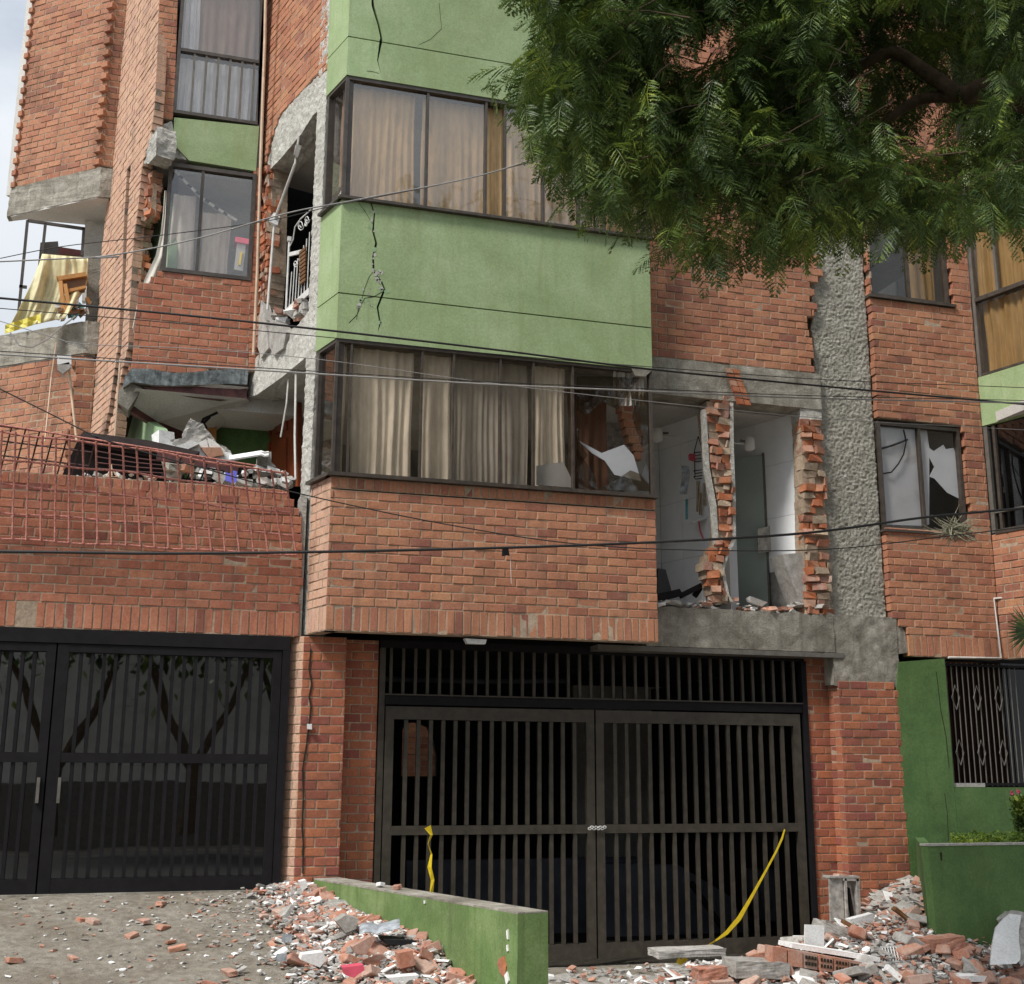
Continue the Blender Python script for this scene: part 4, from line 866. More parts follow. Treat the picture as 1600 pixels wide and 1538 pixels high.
# fallen red grille
rg=thing('fallen_grille','rust red welded bar grille hanging loose over the left brick wall','grille',(0,YD-.2,3.5))
def gp(s,t,o=0): # s 0..1 left-right, t 0..1 top-bottom, pixel bilinear on slanted sheet
    xt,yt=-60+505*s,660+75*s; xb,yb=-70+533*s,838+30*s
    if t<.48: k=t
    Yp=YD-.10-.22*(1-t)**2-.05*t
    return onY(xt+(xb-xt)*t,yt+(yb-yt)*t+4*math.sin(s*9)*(1-t)*.6,Yp+o)
nv=25
for k in range(nv):
    s=k/(nv-1); MB().tube([gp(s,t)+V(random.uniform(-.003,.003),0,0) for t in np.linspace(0,1,7)],.0085,6).build('vertical_bar','rail_red',rg)
for t in (0.02,.27,.50,.76,1.0):
    MB().tube([gp(s,t,.012)+V(0,0,.006*math.sin(s*23+t*9)) for s in np.linspace(0,1,26)],.0085,6).build('horizontal_bar','rail_red',rg)
bg_=thing('bent_grille','dark bent end of the red grille leaning back at the far left','grille',(0,YD,4))
for k in range(7):
    x=18+k*22; MB().tube([onY(x,668+k*3.0,YD-.28),onY(x-17,735+k*2,YD+.25)],.007,5).build('bar','rail_dark',bg_)
for t in (0,.33,.66,1.0):
    MB().tube([onY(-30-17*t,662+68*t,YD-.28+.5*t),onY(150-17*t,686+64*t,YD-.28+.5*t)],.007,5).build('bar','rail_dark',bg_)
MB().tube([onY(0,664,YD-.3),onY(230,700,YD-.3),onY(400,728,YD-.25)],.008,5).build('bar','rail_red',bg_)
b3_=thing('bent_grille','small crushed grille piece behind the red grille, under the pinkish slab','grille',tuple(onY(340,745,10.9)))
for k in range(5): MB().tube([onY(283+k*20,715+k*5,10.8),onY(270+k*20,752+k*3,10.8)],.008,5).build('bar','black_metal',b3_)
for k in range(3): MB().tube([onY(265,722+k*12,10.8),onY(350,736+k*9,10.8)],.008,5).build('bar','black_metal',b3_)
# balcony floor & debris
bf=thing('balcony_floor','concrete balcony floor behind the left brick wall','floor',(0,11,3.85)); MB().box(-3,1.0,YD+.3,13.1,3.75,3.9).build('floor','concrete',bf)
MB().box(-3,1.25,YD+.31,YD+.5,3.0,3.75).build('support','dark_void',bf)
st=thing('collapsed_roof_sheet','long dark corrugated sheet lying slanted behind the red grille','sheet',tuple(onY(200,700,11.2)))
q=fp(11.2)
def shp(pl,pts,o0,o1,nm,mat,par,**k): return MB().prism(pl,pl.px(pts),o0,o1).build(nm,mat,par,**k)
for i in range(4):
    shp(q,[(130+i*2,677+i*4),(230,690+i*4),(312,708+i*3),(300,716+i*3),(215,700+i*4),(126,683+i*4)],.05-.05*i,-.3-.05*i,'corrugation','sheet_brown',st)
shp(fp(11.25),[(120,690),(262,712),(262,752),(96,744)],-.02,-.1,'painted_underside_shade','dark_void',st)  # near-black sheet paints the shade beneath the roof sheet
for i in range(4): MB().tube([onY(150,705+i*9,11.1),onY(210,716+i*7,11.1),onY(262,722+i*6,11.1)],.006,5).build('rod','sheet_maroon',st)
rb=thing('maroon_rail','maroon steel rail lying along the top of the red grille','rail',tuple(onY(300,725,10.95)))
MB().beam(onY(245,712,10.95),onY(372,735,10.95),.06,.09).build('rail','sheet_maroon',rb); 
cs=thing('collapsed_slab','broken slab piece with a tiled face on the balcony heap','slab',tuple(onY(320,700,11.3)))
ruff(shp(fp(11.35),[(262,705),(262,690),(285,686),(290,664),(298,653),(318,662),(340,690),(360,705),(372,716),(350,728),(310,722)],0,-.3,'slab_core','chunk_gray',cs),5,.03,10)
for pts in ([(296,700),(322,686),(330,712),(310,720)],[(324,684),(336,690),(352,704),(330,711)],[(337,702),(360,708),(370,718),(345,725),(333,716)],[(300,722),(326,716),(328,735),(304,738)]):
    shp(fp(11.33),pts,.0,-.02,'tile',random.choice(['plaster_white','brick_chunk','chunk_white']),cs)
shp(fp(11.3),[(256,712),(262,702),(300,690),(312,694),(268,715)],.02,-.1,'plaster_edge','chunk_white',cs)
shp(fp(11.32),[(313,700),(345,700),(350,712),(326,716)],.02,-.04,'exposed_brick','brick_broken',cs)
wp=thing('curved_board','curved white panel on top of the balcony heap','panel',tuple(onY(380,712,11.1)))
R=[[onY(358+i*5.6,718-i*.9-6*j/3+ (3 if i>9 else 0),11.0+.12*j) for i in range(12)] for j in range(4)]
o=MB().grid(R).build('panel','chunk_white',wp,solid=.015)
shp(fp(11.15),[(405,707),(424,706),(424,722),(432,730),(405,728)],0,-.3,'hollow_block','chunk_gray',wp)
r=thing('balcony_rubble','loose broken masonry heaped along the top of the left brick wall','rubble',(0,YD+.3,4.0))
for k in range(150):
    x=random.uniform(262,452) if k<120 else random.uniform(60,262); y=random.uniform(728,760)+ (x-262)*.06; s=random.uniform(.04,.17) if x>262 else random.uniform(.03,.08)
    if x<262: y=742+random.uniform(0,8)
    MB().chunk(tuple(onY(x,y,random.uniform(10.75,11.1))),(s,s*.8,s*.5),Matrix.Rotation(random.uniform(0,3),3,'Z')@Matrix.Rotation(random.uniform(-.7,.7),3,'X'),.3).build('fragment',random.choice(['chunk_gray','chunk_gray','brick_chunk','chunk_white','dark_void','concrete']),r)
o=MB().grid([[onY(352+i*6,738+j*4+3*math.sin(i*2+j),10.7) for i in range(4)] for j in range(5)]).build('blue_bag','plastic_blue',None,solid=.01); tag(o,'small violet blue plastic bag on the balcony heap','bag')
MB().chunk(tuple(onY(256,694,11.4)),(.18,.16,.22),Matrix.Rotation(.4,3,'Z'),.2).build('white_sack','chunk_white',None,label='white dusty sack left of the broken tiled slab',cat='sack')
# small ornament on wall
orn=thing('wire_ornament','little wire pyramid standing on the left brick wall','ornament',tuple(onY(174,744,YD+.05)))
for a,b in (((167,745),(174,731)),((183,745),(174,731)),((175,743),(174,726)),((167,745),(183,745))): MB().tube([onY(*a,YD+.05),onY(*b,YD+.08)],.006,5).build('wire','pipe_tan',orn)

# ================================================================== SECOND BAY C
CX0,CX1=-.335,.79
# brick parapet (5.6-6.5)
poly=PC.px([(205,577),(212,500),(217,445),(232,440),(245,428),(260,428),(394,440),(390,500),(387,585)])
cw=brick_wall('brick_parapet','brick parapet of the left bay above the torn slab edge',PC,[poly],mat='brick_garage_wall',rag=(.0,0),depth=.15,limit=300)
cs=thing('torn_slab_edge','gray dripping broken edge of the left bay floor slab','slab edge',(.2,YC,5.3))
R=[];top=[(195,590),(205,577),(235,578),(270,584),(300,583),(330,580),(360,578),(388,580)]; bot=[(192,606),(206,598),(240,603),(270,604),(300,603),(330,602),(360,601),(386,602)]
tp=PC.px(top); bt=PC.px(bot); rows=[]
for j in range(9):
    t=j/8; row=[]
    for i in range(85):
        s=i/84*(len(tp)-1); k=min(int(s),len(tp)-2); f=s-k; a=V(*tp[k])*(1-f)+V(*tp[k+1])*f; b=V(*bt[k])*(1-f)+V(*bt[k+1])*f; p_=a*(1-t)+b*t
        row.append(PC.w(p_[0],p_[1],.025+.010*noise.noise(Vector((p_[0]*26,p_[1]*5,1)))))
    rows.append(row)
MB().grid(rows).build('concrete_edge','slab_edge',cs,smooth=True); MB().prism(PC,tp+bt[::-1],.0,-.25).build('edge_core','concrete',cs)
shp(PC,[(222,604),(386,602),(386,622),(345,625),(300,620),(240,611)],-.02,-.2,'maroon_ledge','sheet_maroon',cs)
shp(PC,[(195,597),(206,598),(222,606),(212,622),(200,640),(186,630),(182,628),(186,610)],-.02,-.3,'broken_bracket','concrete',cs)
# sagging soffit: triangle plane
def P3(x,y,Y): return onY(x,y,Y)
A_=P3(212,607,YC-.02); B_=P3(386,623,YC-.02); C_=P3(470,590,11.2); D_=P3(400,640,12.6); E_=P3(335,690,13.0) ; E2=P3(285,690,12.75); Fp=P3(200,628,12.15)
sf=MB().add([A_,B_,P3(395,632,12.4),P3(340,672,12.9),P3(300,697,12.9),P3(245,660,12.45),Fp],[(6,5,4,3,2,1,0)]); 
up=V(0,0,.12); sf.add([p+up for p in (A_,B_,P3(395,632,12.4),P3(340,672,12.9),P3(300,697,12.9),P3(245,660,12.45),Fp)],[(0,1,2,3,4,5,6)])
sf.build('sagging_soffit','ceiling_plaster',cs)
MB().beam(P3(186,627,12.12),P3(302,694,12.85),.06,.10).build('edge_trim','sheet_maroon',cs)
# upper slab of C
c2=thing('concrete_corner','gray concrete slab corner exposed under the upper brickwork of the left bay','slab edge',tuple(PC.w(-.2,7.8)))
ruff(MB().prism(PC,PC.px([(245,196),(270,188),(273,225),(290,245),(292,250),(262,246),(245,243),(240,232)]),.0,-.2).build('corner_face','concrete_pale',c2),6,.02,9)
ruff(MB().prism(PS,PS.px([(245,196),(236,208),(228,240),(225,255),(232,256),(243,243),(245,215)]),0,-.2).build('corner_side','concrete_pale',c2),6,.02,9)
MB().add([P3(233,262,12.3),P3(243,246,YC),P3(292,250,YC),P3(390,268,YC),P3(395,300,12.9),P3(258,303,12.9)],[(5,4,3,2,1,0)]).add([P3(233,262,12.3)+up,P3(243,246,YC)+up,P3(292,250,YC)+up,P3(390,268,YC)+up,P3(395,300,12.9)+up,P3(258,303,12.9)+up],[(0,1,2,3,4,5)]).build('white_soffit','ceiling_plaster',c2)
MB().beam(P3(226,258,12.3),P3(258,303,12.85),.05,.07).build('slab_rim','concrete',c2)
# green band C
gb=thing('green_band','olive green spandrel under the lace curtained window of the left bay','wall',tuple(PC.w(.3,7.7)))
MB().prism(PC,PC.px([(272,184),(405,198),(400,268),(295,251),(271,226)]),.005,-.12).build('panel','paint_light_green',gb)
# right strip brick next to C's green band? and brick column left of upper window
brick_wall('brick_strip','narrow brick strip left of the lace curtained window',PC,[PC.px([(251,-120),(283,-120),(277,20),(274,120),(270,187),(240,193),(243,150),(248,60)])],mat='brick_red',depth=.15,limit=200)
uw=window('tall_window','tall window with brown curtain above and lace curtains below a rail, left bay',PC,*sorted((mx_(274,120,PC),mx_(408,140,PC))),8.29,9.95,[],frame='frame_bronze',gl='glass_sky',fw=.035,off=-.02,rails=(9.03,))
for k in range(6):
    u=mx_(300+k*19,150,PC); MB().bar(PC,u-.012,u+.012,8.33,9.01,-.01,-.04).build('mullion','frame_gray',uw)
u0,u1=mx_(278,120,PC),mx_(405,140,PC)
curtain('white lace curtains below the rail of the tall left window',PC,u0,u1,8.33,9.0,-.12,'curtain_lace',.05,.015)
curtain('brown curtain above the rail of the tall left window',PC,u0+.17,u1,9.05,9.93,-.12,'curtain_brown',.08)
curtain('narrow lace curtain at the top left of the tall left window',PC,u0,u0+.18,9.05,9.93,-.10,'curtain_lace',.04)
MB().box(-.3,.9,YC+.7,YC+.8,8.2,10.5).build('inner_wall','interior_dark',uw)
MB().prism(PC,[(u0-.3,9.96),(.85,9.96),(.85,11),(u0-.3,11)],0,-.15).build('upper_spandrel','paint_light_green',uw)
# main window C
wu0,wu1=mx_(259,330,PC),mx_(397,350,PC)
cwn=window('window','two pane window with pale curtains in the left bay, above the brick parapet',PC,wu0,wu1,6.53,7.72,[mx_(313,340,PC)],gl='glass_sky',fw=.04,off=-.01)
curtain('pale beige curtain in the left pane of the left bay window',PC,wu0+.06,mx_(306,340,PC),6.57,7.45,-.15,'curtain_beige',.08,.02)
curtain('beige curtain in the right pane of the left bay window',PC,mx_(318,340,PC),mx_(362,340,PC),6.57,7.3,-.17,'curtain_beige',.07,.02)
Lp=[(257,298),(255,330),(251,365),(243,400),(226,436),(215,470),(207,512)]; Rp=[(260,298),(259,330),(258,365),(257,400),(250,432),(221,455),(209,520)]
o=MB().grid([[onY(a[0]+(b[0]-a[0])*f,a[1]+(b[1]-a[1])*f,YC+.03-.05*math.sin(f*7+i)*f) for f in np.linspace(0,1,9)] for i,(a,b) in enumerate(zip(Lp,Rp))]).build('blown_curtain','fabric_white',None,smooth=True); tag(o,'white curtain blown out at the left edge of the left bay window','curtain')
MB().box(.9,1.0,YC+.1,13.2,5.6,7.8).build('side_wall','plaster_white',cwn)
MB().box(-.02,.90,YC+.75,YC+.8,6.3,7.8).build('back_wall','plaster_white',cwn); MB().box(-.02,.90,YC+.16,YC+.75,7.70,7.74).build('ceiling','plaster_white',cwn)
MB().box(-.1,.95,YC+.1,13.0,6.0,6.1).build('room_floor','concrete',cwn)
tg=thing('perforated_strap','white perforated metal strap hanging slantwise behind the left bay window','strap',tuple(PC.w(.3,7.2,-.08)))
qq=[PC.w(*PC.uz(x,y,-.07),-.07) for x,y in ((270,262),(290,285),(318,312),(345,330),(370,345))]
MB().tube(qq,.018,5).build('strap','white_paint_metal',tg)
for x,y in ((283,277),(296,291),(309,302),(324,314),(338,325),(352,334)): MB().chunk(tuple(PC.w(*PC.uz(x,y,-.05),-.048)),(.045,.01,.025),Matrix.Rotation(.6,3,'Y'),.02).build('hole','black_metal',tg)
lt=thing('toy_lantern','small white and red lantern standing on the sill of the left bay window','lantern',tuple(PC.w(*PC.uz(375,425,-.1),-.1)))
MB().beam(PC.w(*PC.uz(372,425,-.1),-.1),PC.w(*PC.uz(377,384,-.1),-.1),.09,.09).build('body','white_enamel',lt); MB().beam(PC.w(*PC.uz(377,384,-.1),-.1),PC.w(*PC.uz(378,376,-.1),-.1),.14,.14).build('red_top','plastic_pink',lt); MB().beam(PC.w(*PC.uz(374,415,-.05),-.05),PC.w(*PC.uz(377,395,-.05),-.05),.04,.02).build('yellow_panel','tape_yellow',lt)
# right corner brick of C between window and pipe
brick_wall('brick_jamb','narrow brick upright between the left bay window and the tan pipe',PC,[PC.px([(396,262),(408,262),(402,580),(388,580),(391,440),(395,400)])],mat='brick_garage_wall',depth=.2,limit=100)
MB().prism(PC,PC.px([(408,-60),(418,-60),(409,262),(401,262)]),.0,-.1).build('corner_post','frame_bronze',None,label='bronze corner post right of the tall lace curtained window',cat='post')
# ================================================================== PALE SIDE STRIP (plane PS)
p1=PS.px([(192,-60),(251,-60),(243,150),(237,205),(228,238),(222,262),(215,330),(208,380),(203,470),(200,540),(186,600),(180,690),(140,700),(145,640),(158,400),(170,290),(178,230),(187,60)])
crk=PS.px([(199,262),(204,262),(200,330),(196,440),(190,540),(178,640),(165,690),(160,690),(170,640),(184,540),(191,440),(194,330)])
ps=brick_wall('brick_side_wall','tall narrow pale brick side wall split by a long vertical crack, between the two left bays',PS,[p1,crk],mat='brick_lit_pale',mortar='mortar_dark',depth=.06,limit=300)
MB().prism(PS,[(u,z) for u,z in crk],-.10,-.2).build('crack_back','crack_dark',ps)
torn('torn_brick_edge','dark ragged broken brick edge right of the pale side wall',Plane(PS.w(0,0,-.06)[:2],-SD),PS.px([(212,262),(226,268),(224,330),(209,352),(206,400),(202,470),(198,540),(194,600),(186,600),(190,540),(195,470),(200,400),(205,330),(208,290)]),depth=.07)
# green wall seen beyond
PGs=Plane(PC.w(-.15,0,-.35)[:2],-SD)
gs=thing('green_side_wall','pale green painted wall panel seen behind the pale brick strip','wall',tuple(PGs.w(-.2,5)))
MB().prism(PGs,PGs.px([(207,356),(251,306),(262,320),(262,420),(222,470),(208,510),(205,420)]),0,-.1).build('upper_panel','paint_pale_green',gs)
MB().prism(PGs,PGs.px([(182,628),(205,640),(245,668),(262,700),(262,720),(175,700)],0),0,-.1).build('lower_panel','paint_pale_green',gs)
MB().prism(Plane(PC.w(-.1,0,-.5)[:2],-SD),PGs.px([(224,258),(262,300),(262,330),(222,340)]),0,-.1).build('inner_brick','brick_dark',gs)
# downpipe thin
MB().tube([onY(x,y,11.7) for x,y in ((188,560),(182,640),(178,700))],.01,5).build('thin_cable','pipe_tan',None,label='thin cream cable running down the foot of the pale brick strip',cat='cable')

# ================================================================== LEFT TOWER
tw=brick_wall('tower_wall','upper brick wall of the leftmost tower over the gray slab',PT,[[(-1.27,8.22),(0,8.22),(0,12),(-1.27,12)]],mat='brick_tower',depth=.2,limit=300)
PNt=fp(YN)
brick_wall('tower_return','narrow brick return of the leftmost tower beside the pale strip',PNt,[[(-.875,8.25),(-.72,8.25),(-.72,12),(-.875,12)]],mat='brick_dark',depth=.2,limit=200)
# toothed corner bricks
tc_=thing('toothed_corner','column of projecting bricks at the corner of the leftmost tower','bricks',(-.88,YN,8.2))
for k in range(44):
    z=8.25+k*CH+.035
    if k%2==0:
        me=bmesh_for('brick_tower','s',k%4); o=bpy.data.objects.new('brick',me); COL.objects.link(o); o.parent=tc_; o.location=tuple(PT.w(-.03,z,.04)-V(-.88,YN,8.2)); o.rotation_euler=(0,0,PT.th); o.scale=(.5,1,1)
te=thing('tower_edge','plain gray plastered edge at the far left of the leftmost tower','wall',tuple(PT.w(-1.3,8.2)))
pe=Plane(PT.w(-1.27,0)[:2]-V(.35,.9)*.6,(.35,.9)) ; 
MB().bar(Plane(PT.w(-1.272,0,-.01)[:2],(.7722,-.6354)),-.10,0,8.15,12,0,-.4).build('edge','plaster_white',te)
for k in range(44):
    if k%2==0:
        me=bmesh_for('brick_tower','s',k%4); o=bpy.data.objects.new('brick',me); COL.objects.link(o); o.parent=te; o.location=tuple(PT.w(-1.25,8.25+k*CH,.03)-ploc(te)); o.rotation_euler=(0,0,PT.th); o.scale=(.35,1,1)
ts=thing('tower_slab','thick rounded gray concrete slab under the upper tower brickwork','slab',(-1.2,YN+.3,7.8))
def slab2(z0,z1,root,mat='concrete',pad=0,zz=None,botmat='ceiling_plaster'):
    a=PT.w(-1.30,0,.02); b=PT.w(-.06,0,.02); c=PNt.w(-.72,0,.02); d=V(*onZ(190,357,z0)[:2],0) if z0>7 else V(-.72,YN+1.4,0); e=V(*onZ(38,343,z0)[:2],0) if z0>7 else V(-2.1,YN+2.0,0); a1=PT.w(-1.36,0,-.08)
    poly=[a1,a,b,PNt.w(-.86,0,.03),c,d,e]; poly=[V(p[0],p[1],0) for p in poly]; n=len(poly)
    mb=MB(); mb.add([p+V(0,0,z0) for p in poly]+[p+V(0,0,z1) for p in poly],[tuple(range(n-1,-1,-1)),tuple(range(n,2*n))]+[(i,(i+1)%n,(i+1)%n+n,i+n) for i in range(n)]); ruff(mb.build('slab',mat,root),10,.015,7)
    c_=sum(poly)/n; q=[c_+(p-c_)*.93 for p in poly]
    MB().add([p+V(0,0,z0-.008) for p in q]+[p+V(0,0,z0+.02) for p in q],[tuple(range(n-1,-1,-1)),tuple(range(n,2*n))]+[(i,(i+1)%n,(i+1)%n+n,i+n) for i in range(n)]).build('soffit',botmat,root)
slab2(7.86,8.22,ts)
t2=thing('tower_slab','gray concrete balcony slab under the yellow tarp','slab',(-1.2,YN+.3,5.9)); slab2(6.03,6.40,t2)
MB().box8([tuple(p) for p in (PT.w(-1.9,5.95,-.02),PT.w(-1.9,5.95,-.3),PT.w(-1.2,5.95,-.3),PT.w(-1.2,5.95,-.02),PT.w(-1.9,6.40,-.02),PT.w(-1.9,6.40,-.3),PT.w(-1.2,6.40,-.3),PT.w(-1.2,6.40,-.02))]).build('slab_end','concrete',t2)
brick_wall('tower_wall','lower brick wall of the leftmost tower behind the red grille',PT,[[(-2.0,3.9),(0,3.9),(0,6.02),(-2.0,6.02)]],mat='brick_tower',depth=.2,limit=300)
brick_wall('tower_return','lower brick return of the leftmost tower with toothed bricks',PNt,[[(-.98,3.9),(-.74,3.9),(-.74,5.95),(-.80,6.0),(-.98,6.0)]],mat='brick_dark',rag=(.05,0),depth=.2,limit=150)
# open storey
os_=thing('open_storey','open storey of the leftmost tower with dark window frames and a white wall','room',(-1.2,YN+.6,6.4))
PW=fp(YN+.25)
PW2=fp(YN+.62); MB().prism(PW2,PW2.px([(133,345),(175,345),(172,470),(150,470),(128,470)]),0,-.1).build('white_wall','plaster_white',os_)
MB().prism(PW,PW.px([(138,400),(160,400),(158,470),(150,505),(133,505)]),0,-.2).build('pillar','concrete',os_)
MB().prism(PW,PW.px([(70,352),(133,362),(133,405),(60,400)]),-.55,-.6).build('reddish_blind','blind_maroon',os_)
for i in range(8): MB().bar(PW,*sorted((mx_(96,360,PW),mx_(128,360,PW))),7.45-i*.045,7.46-i*.045,-.5,-.53).build('blind_slat','wood_brown',os_)
for a,b in (((43,345),(28,500)),((43,345),(133,358)),((71,350),(66,398)),((131,357),(128,400))): MB().beam(onY(*a,YN+.45),onY(*b,YN+.45),.03,.03).build('frame_bar','frame_bronze',os_)
MB().prism(PW,PW.px([(60,362),(88,360),(92,396),(56,400)]),-.3,-.33).build('open_casement','frame_bronze',os_)
MB().beam(onY(30,448,YN+.45),onY(42,449,YN+.45),.03,.03).build('frame_bar','frame_bronze',os_)
# tarp
tp_=[]; 
for j in range(15):
    t=j/14; row=[]
    for i in range(61):
        s=i/60; xl=66-55*t**1.2; xr=138-5*t-60*max(0,t-.45)**1.1; x=xl+(xr-xl)*s; y=397+ (120+ -20*s)*t+ 6*s*(1-t)
        fold=noise.noise(Vector((s*5-t*1.5,t*1.3,2)))*.16*(.3+t)+noise.noise(Vector((s*13-t*3,t*2,8)))*.05
        row.append(onY(x,y,YN+.12-.10*t+fold))
    tp_.append(row)
tpo=thing('tarp','pale yellow plastic tarp hanging over the balcony of the leftmost tower','tarp',tuple(onY(70,400,YN+.1)))
MB().grid(tp_).build('tarp_sheet','tarp_yellow',tpo,smooth=True,solid=.003)
MB().grid([[onY(8+i*7,508+j*7-i*2.2,YN-.05+.02*math.sin(i*2+j)) for i in range(9)] for j in range(3)]).build('bright_hem','tarp_bright',tpo,solid=.003)
tb=thing('overturned_table','overturned orange wooden table on the balcony under the tarp','table',tuple(onY(112,450,YN+.1)))
pf=fp(YN+.0)
shp(pf,[(88,432),(134,425),(136,431),(92,438)],0,-.3,'top_edge','wood_orange',tb); shp(pf,[(94,438),(134,431),(132,452),(106,457)],-.04,-.1,'underside','wood_brown',tb)
shp(pf,[(105,452),(134,446),(134,450),(106,457)],0,-.05,'rail','wood_orange',tb)
for a,b in (((95,440),(100,492)),((102,445),(110,490)),((98,462),(104,488))): MB().beam(onY(*a,YN-.01),onY(*b,YN-.02),.05,.04).build('leg','wood_orange',tb)
r=thing('balcony_clutter','small broken household clutter on the tower balcony slab','rubble',tuple(onY(120,490,YN)))
for k in range(40):
    x=random.uniform(88,140); y=random.uniform(478,500)-(x-88)*.15; s=random.uniform(.04,.13)
    MB().chunk(tuple(onY(x,y,YN+random.uniform(-.05,.1))),(s,s*.6,s*.5),Matrix.Rotation(random.uniform(0,3),3,'Y'),.3).build('scrap',random.choice(['chunk_white','chunk_gray','wood_brown','plastic_teal','wood_orange','chunk_gray']),r)
# floodlight
fl=thing('floodlight','white square floodlight on a thin pole in front of the leftmost tower','lamp',tuple(onY(100,575,12.6)))
MB().beam(onY(90,566,12.6),onY(112,566,12.6),.16,.10).build('housing','white_enamel',fl); MB().prism(fp(12.52),fp(12.52).px([(90,570),(108,566),(111,574),(98,584),(90,578)]),.0,-.05).build('lens','chunk_gray',fl)
MB().tube([onY(108,576,12.6),onY(112,620,12.6),onY(120,690,12.5)],.014,6).build('pole','pipe_tan',fl)
MB().tube([onY(88,535,12.4),onY(80,590,12.4),onY(70,690,12.2)],.008,5).build('hanging_wire','pipe_tan',None,label='thin tan wire hanging down the lower tower wall',cat='cable')
MB().tube([onY(x,y,12.7) for x,y in ((16,520),(30,540),(50,543),(75,530),(95,512),(118,494))],.008,5).build('drooping_wire','cable_gray',None,label='pale wire drooping across the balcony slab of the leftmost tower',cat='cable')
# ================================================================== INSIDE BALCONY DOOR AREA
bd=thing('wooden_door','reddish brown panelled wooden door behind the lower concrete beam','door',tuple(onY(430,700,11.9)))
PDo=Plane(PE.w(0,0,-.5)[:2],-SD)
def dq(pts,o0,o1,nm,mat,par): MB().prism(PDo,PDo.px(pts),o0,o1).build(nm,mat,par)
dq([(405,632),(465,628),(465,760),(400,760)],0,-.05,'leaf','wood_door',bd)
for q_ in ([(414,645),(424,641),(424,680),(412,684)],[(432,640),(450,634),(450,672),(432,678)],[(411,697),(424,692),(422,745),(410,748)],[(431,690),(450,685),(449,740),(430,742)]): dq(q_,.02,0,'raised_panel','wood_door',bd)
dq([(386,632),(392,631),(388,760),(382,760)],.03,-.05,'frame_post','wood_orange',bd); dq([(392,636),(404,632),(400,760),(388,760)],-.02,-.05,'white_jamb','plaster_white',bd)
for a,b in (((449,585),(434,680)),((457,580),(456,745))): pass
MB().tube([PE.w(*PE.uz(443,592),-.05),PE.w(*PE.uz(440,630),-.05),PE.w(*PE.uz(431,682),-.05)],.009,6).build('hanging_conduit','pipe_white',None,label='short white conduit dangling under the lower concrete beam',cat='pipe')
MB().tube([PE.w(*PE.uz(455,575),-.05),PE.w(*PE.uz(453,680),-.05),PE.w(*PE.uz(454,748),-.05)],.012,6).build('hanging_conduit','pipe_white',None,label='long white conduit left of the slim concrete column',cat='pipe')
ig=thing('interior_wall','dark green inner wall behind the fallen slab','wall',(.7,12.9,4))
MB().box(.1,1.3,12.9,13.0,3.9,5.3).build('wall','paint_dark_green',ig); MB().prism(fp(12.8),fp(12.8).px([(319,650),(338,648),(338,705),(320,705)]),0,-.05).build('wooden_post','wood_orange',ig)
for pts in (((308,678),(318,655),(340,645)),((300,690),(312,668),(328,652)),((316,660),(322,668),(318,678))): MB().tube([onY(x,y,12.2) for x,y in pts],.015,5).build('torn_wire','dark_void',ig)
shp(fp(12.6),[(330,648),(392,640),(400,632),(440,612),(440,600),(388,622),(345,640),(318,652)],.0,-.1,'torn_ceiling','wood_brown',ig)

# building mass behind (closes the volume from above and from the sides)
ms_=thing('building_mass','plain upper and rear body of the apartment building behind the facade','building',(4,14,0))
MB().box(-.2,12,13.35,15.4,2.9,10.8).build('rear_body','plaster_white',ms_); MB().box(-.2,12,18.9,20,0,10.8).build('rear_body','plaster_white',ms_); MB().box(5.4,12,15.41,18.89,0,10.8).build('rear_body','plaster_white',ms_)
MB().box(1.6,12,YB+.35,13.3,10.62,10.9).build('roof','concrete',ms_)
MB().box(9.3,12,YB+.35,13.3,0,10.6).build('side_body','plaster_white',ms_)
# ================================================================== LOW GREEN WALL + PLANTER
PK2=Plane(A0,WD)
lw_=thing('low_green_wall','low mossy green plastered wall sloping between the driveway and the gate ramp','wall',(A0[0],A0[1],0))
nu=60
def lowp(u,z,o):
    return PK2.w(u,z,o)
rows=[]
for j in range(13):
    z=-.05+.835*j/12; rows.append([PK2.w(u,z,noise.fractal(Vector((u*4,z*4,5)),.8,2,3)*.006) for u in np.linspace(0,2.99,nu)])
MB().grid(rows).build('left_face','paint_kerb_green',lw_,smooth=True)
p3=[PK2.w(0,0,0),PK2.w(2.99,0,0),PK2.w(2.99,0,0)+V(.205,.03,0),PK2.w(0,0,0)+V(.21,.05,0)]
def ring(z): return [p+V(0,0,z) for p in p3]
n=4; mb=MB(); mb.add([p+V(0,0,-.05) for p in p3]+[p+V(0,0,.788) for p in p3],[(1,2,6,5),(2,3,7,6),(3,0,4,7)]); mb.build('end_and_back','paint_kerb_green',lw_)
MB().add(ring(.784)+ring(.796),[(4,5,6,7),(0,1,5,4),(1,2,6,5),(2,3,7,6),(3,0,4,7)]).build('worn_top','concrete',lw_)
PKe=Plane(PK2.w(2.99,0)[:2],(.205,.03))
for pts in ([(781,1498),(789,1494),(793,1510),(790,1528),(783,1520),(779,1506)],):
    MB().prism(PK2,[PK2.uz(*p) for p in pts],.010,-.01).build('exposed_brick','brick_broken',lw_)
for pts in ([(690,1477),(692,1477),(693,1496),(690,1499)],[(793,1455),(795,1452),(796,1468),(794,1467)],[(793,1477),(795,1476),(796,1486),(794,1487)],[(790,1524),(794,1518),(797,1532),(793,1540)],[(664,1407),(666,1407),(666,1412),(664,1412)]):
    MB().prism(PK2,[PK2.uz(*p) for p in pts],.011,-.01).build('paint_chip','chunk_white',lw_)
pn=thing('planter','dark green plastered planter box with yellow green groundcover, at the right edge','planter',(6.3,9,0))
PPl=fp(9.0)
pp_=PPl.px([(1450,1322),(1625,1326)]); 
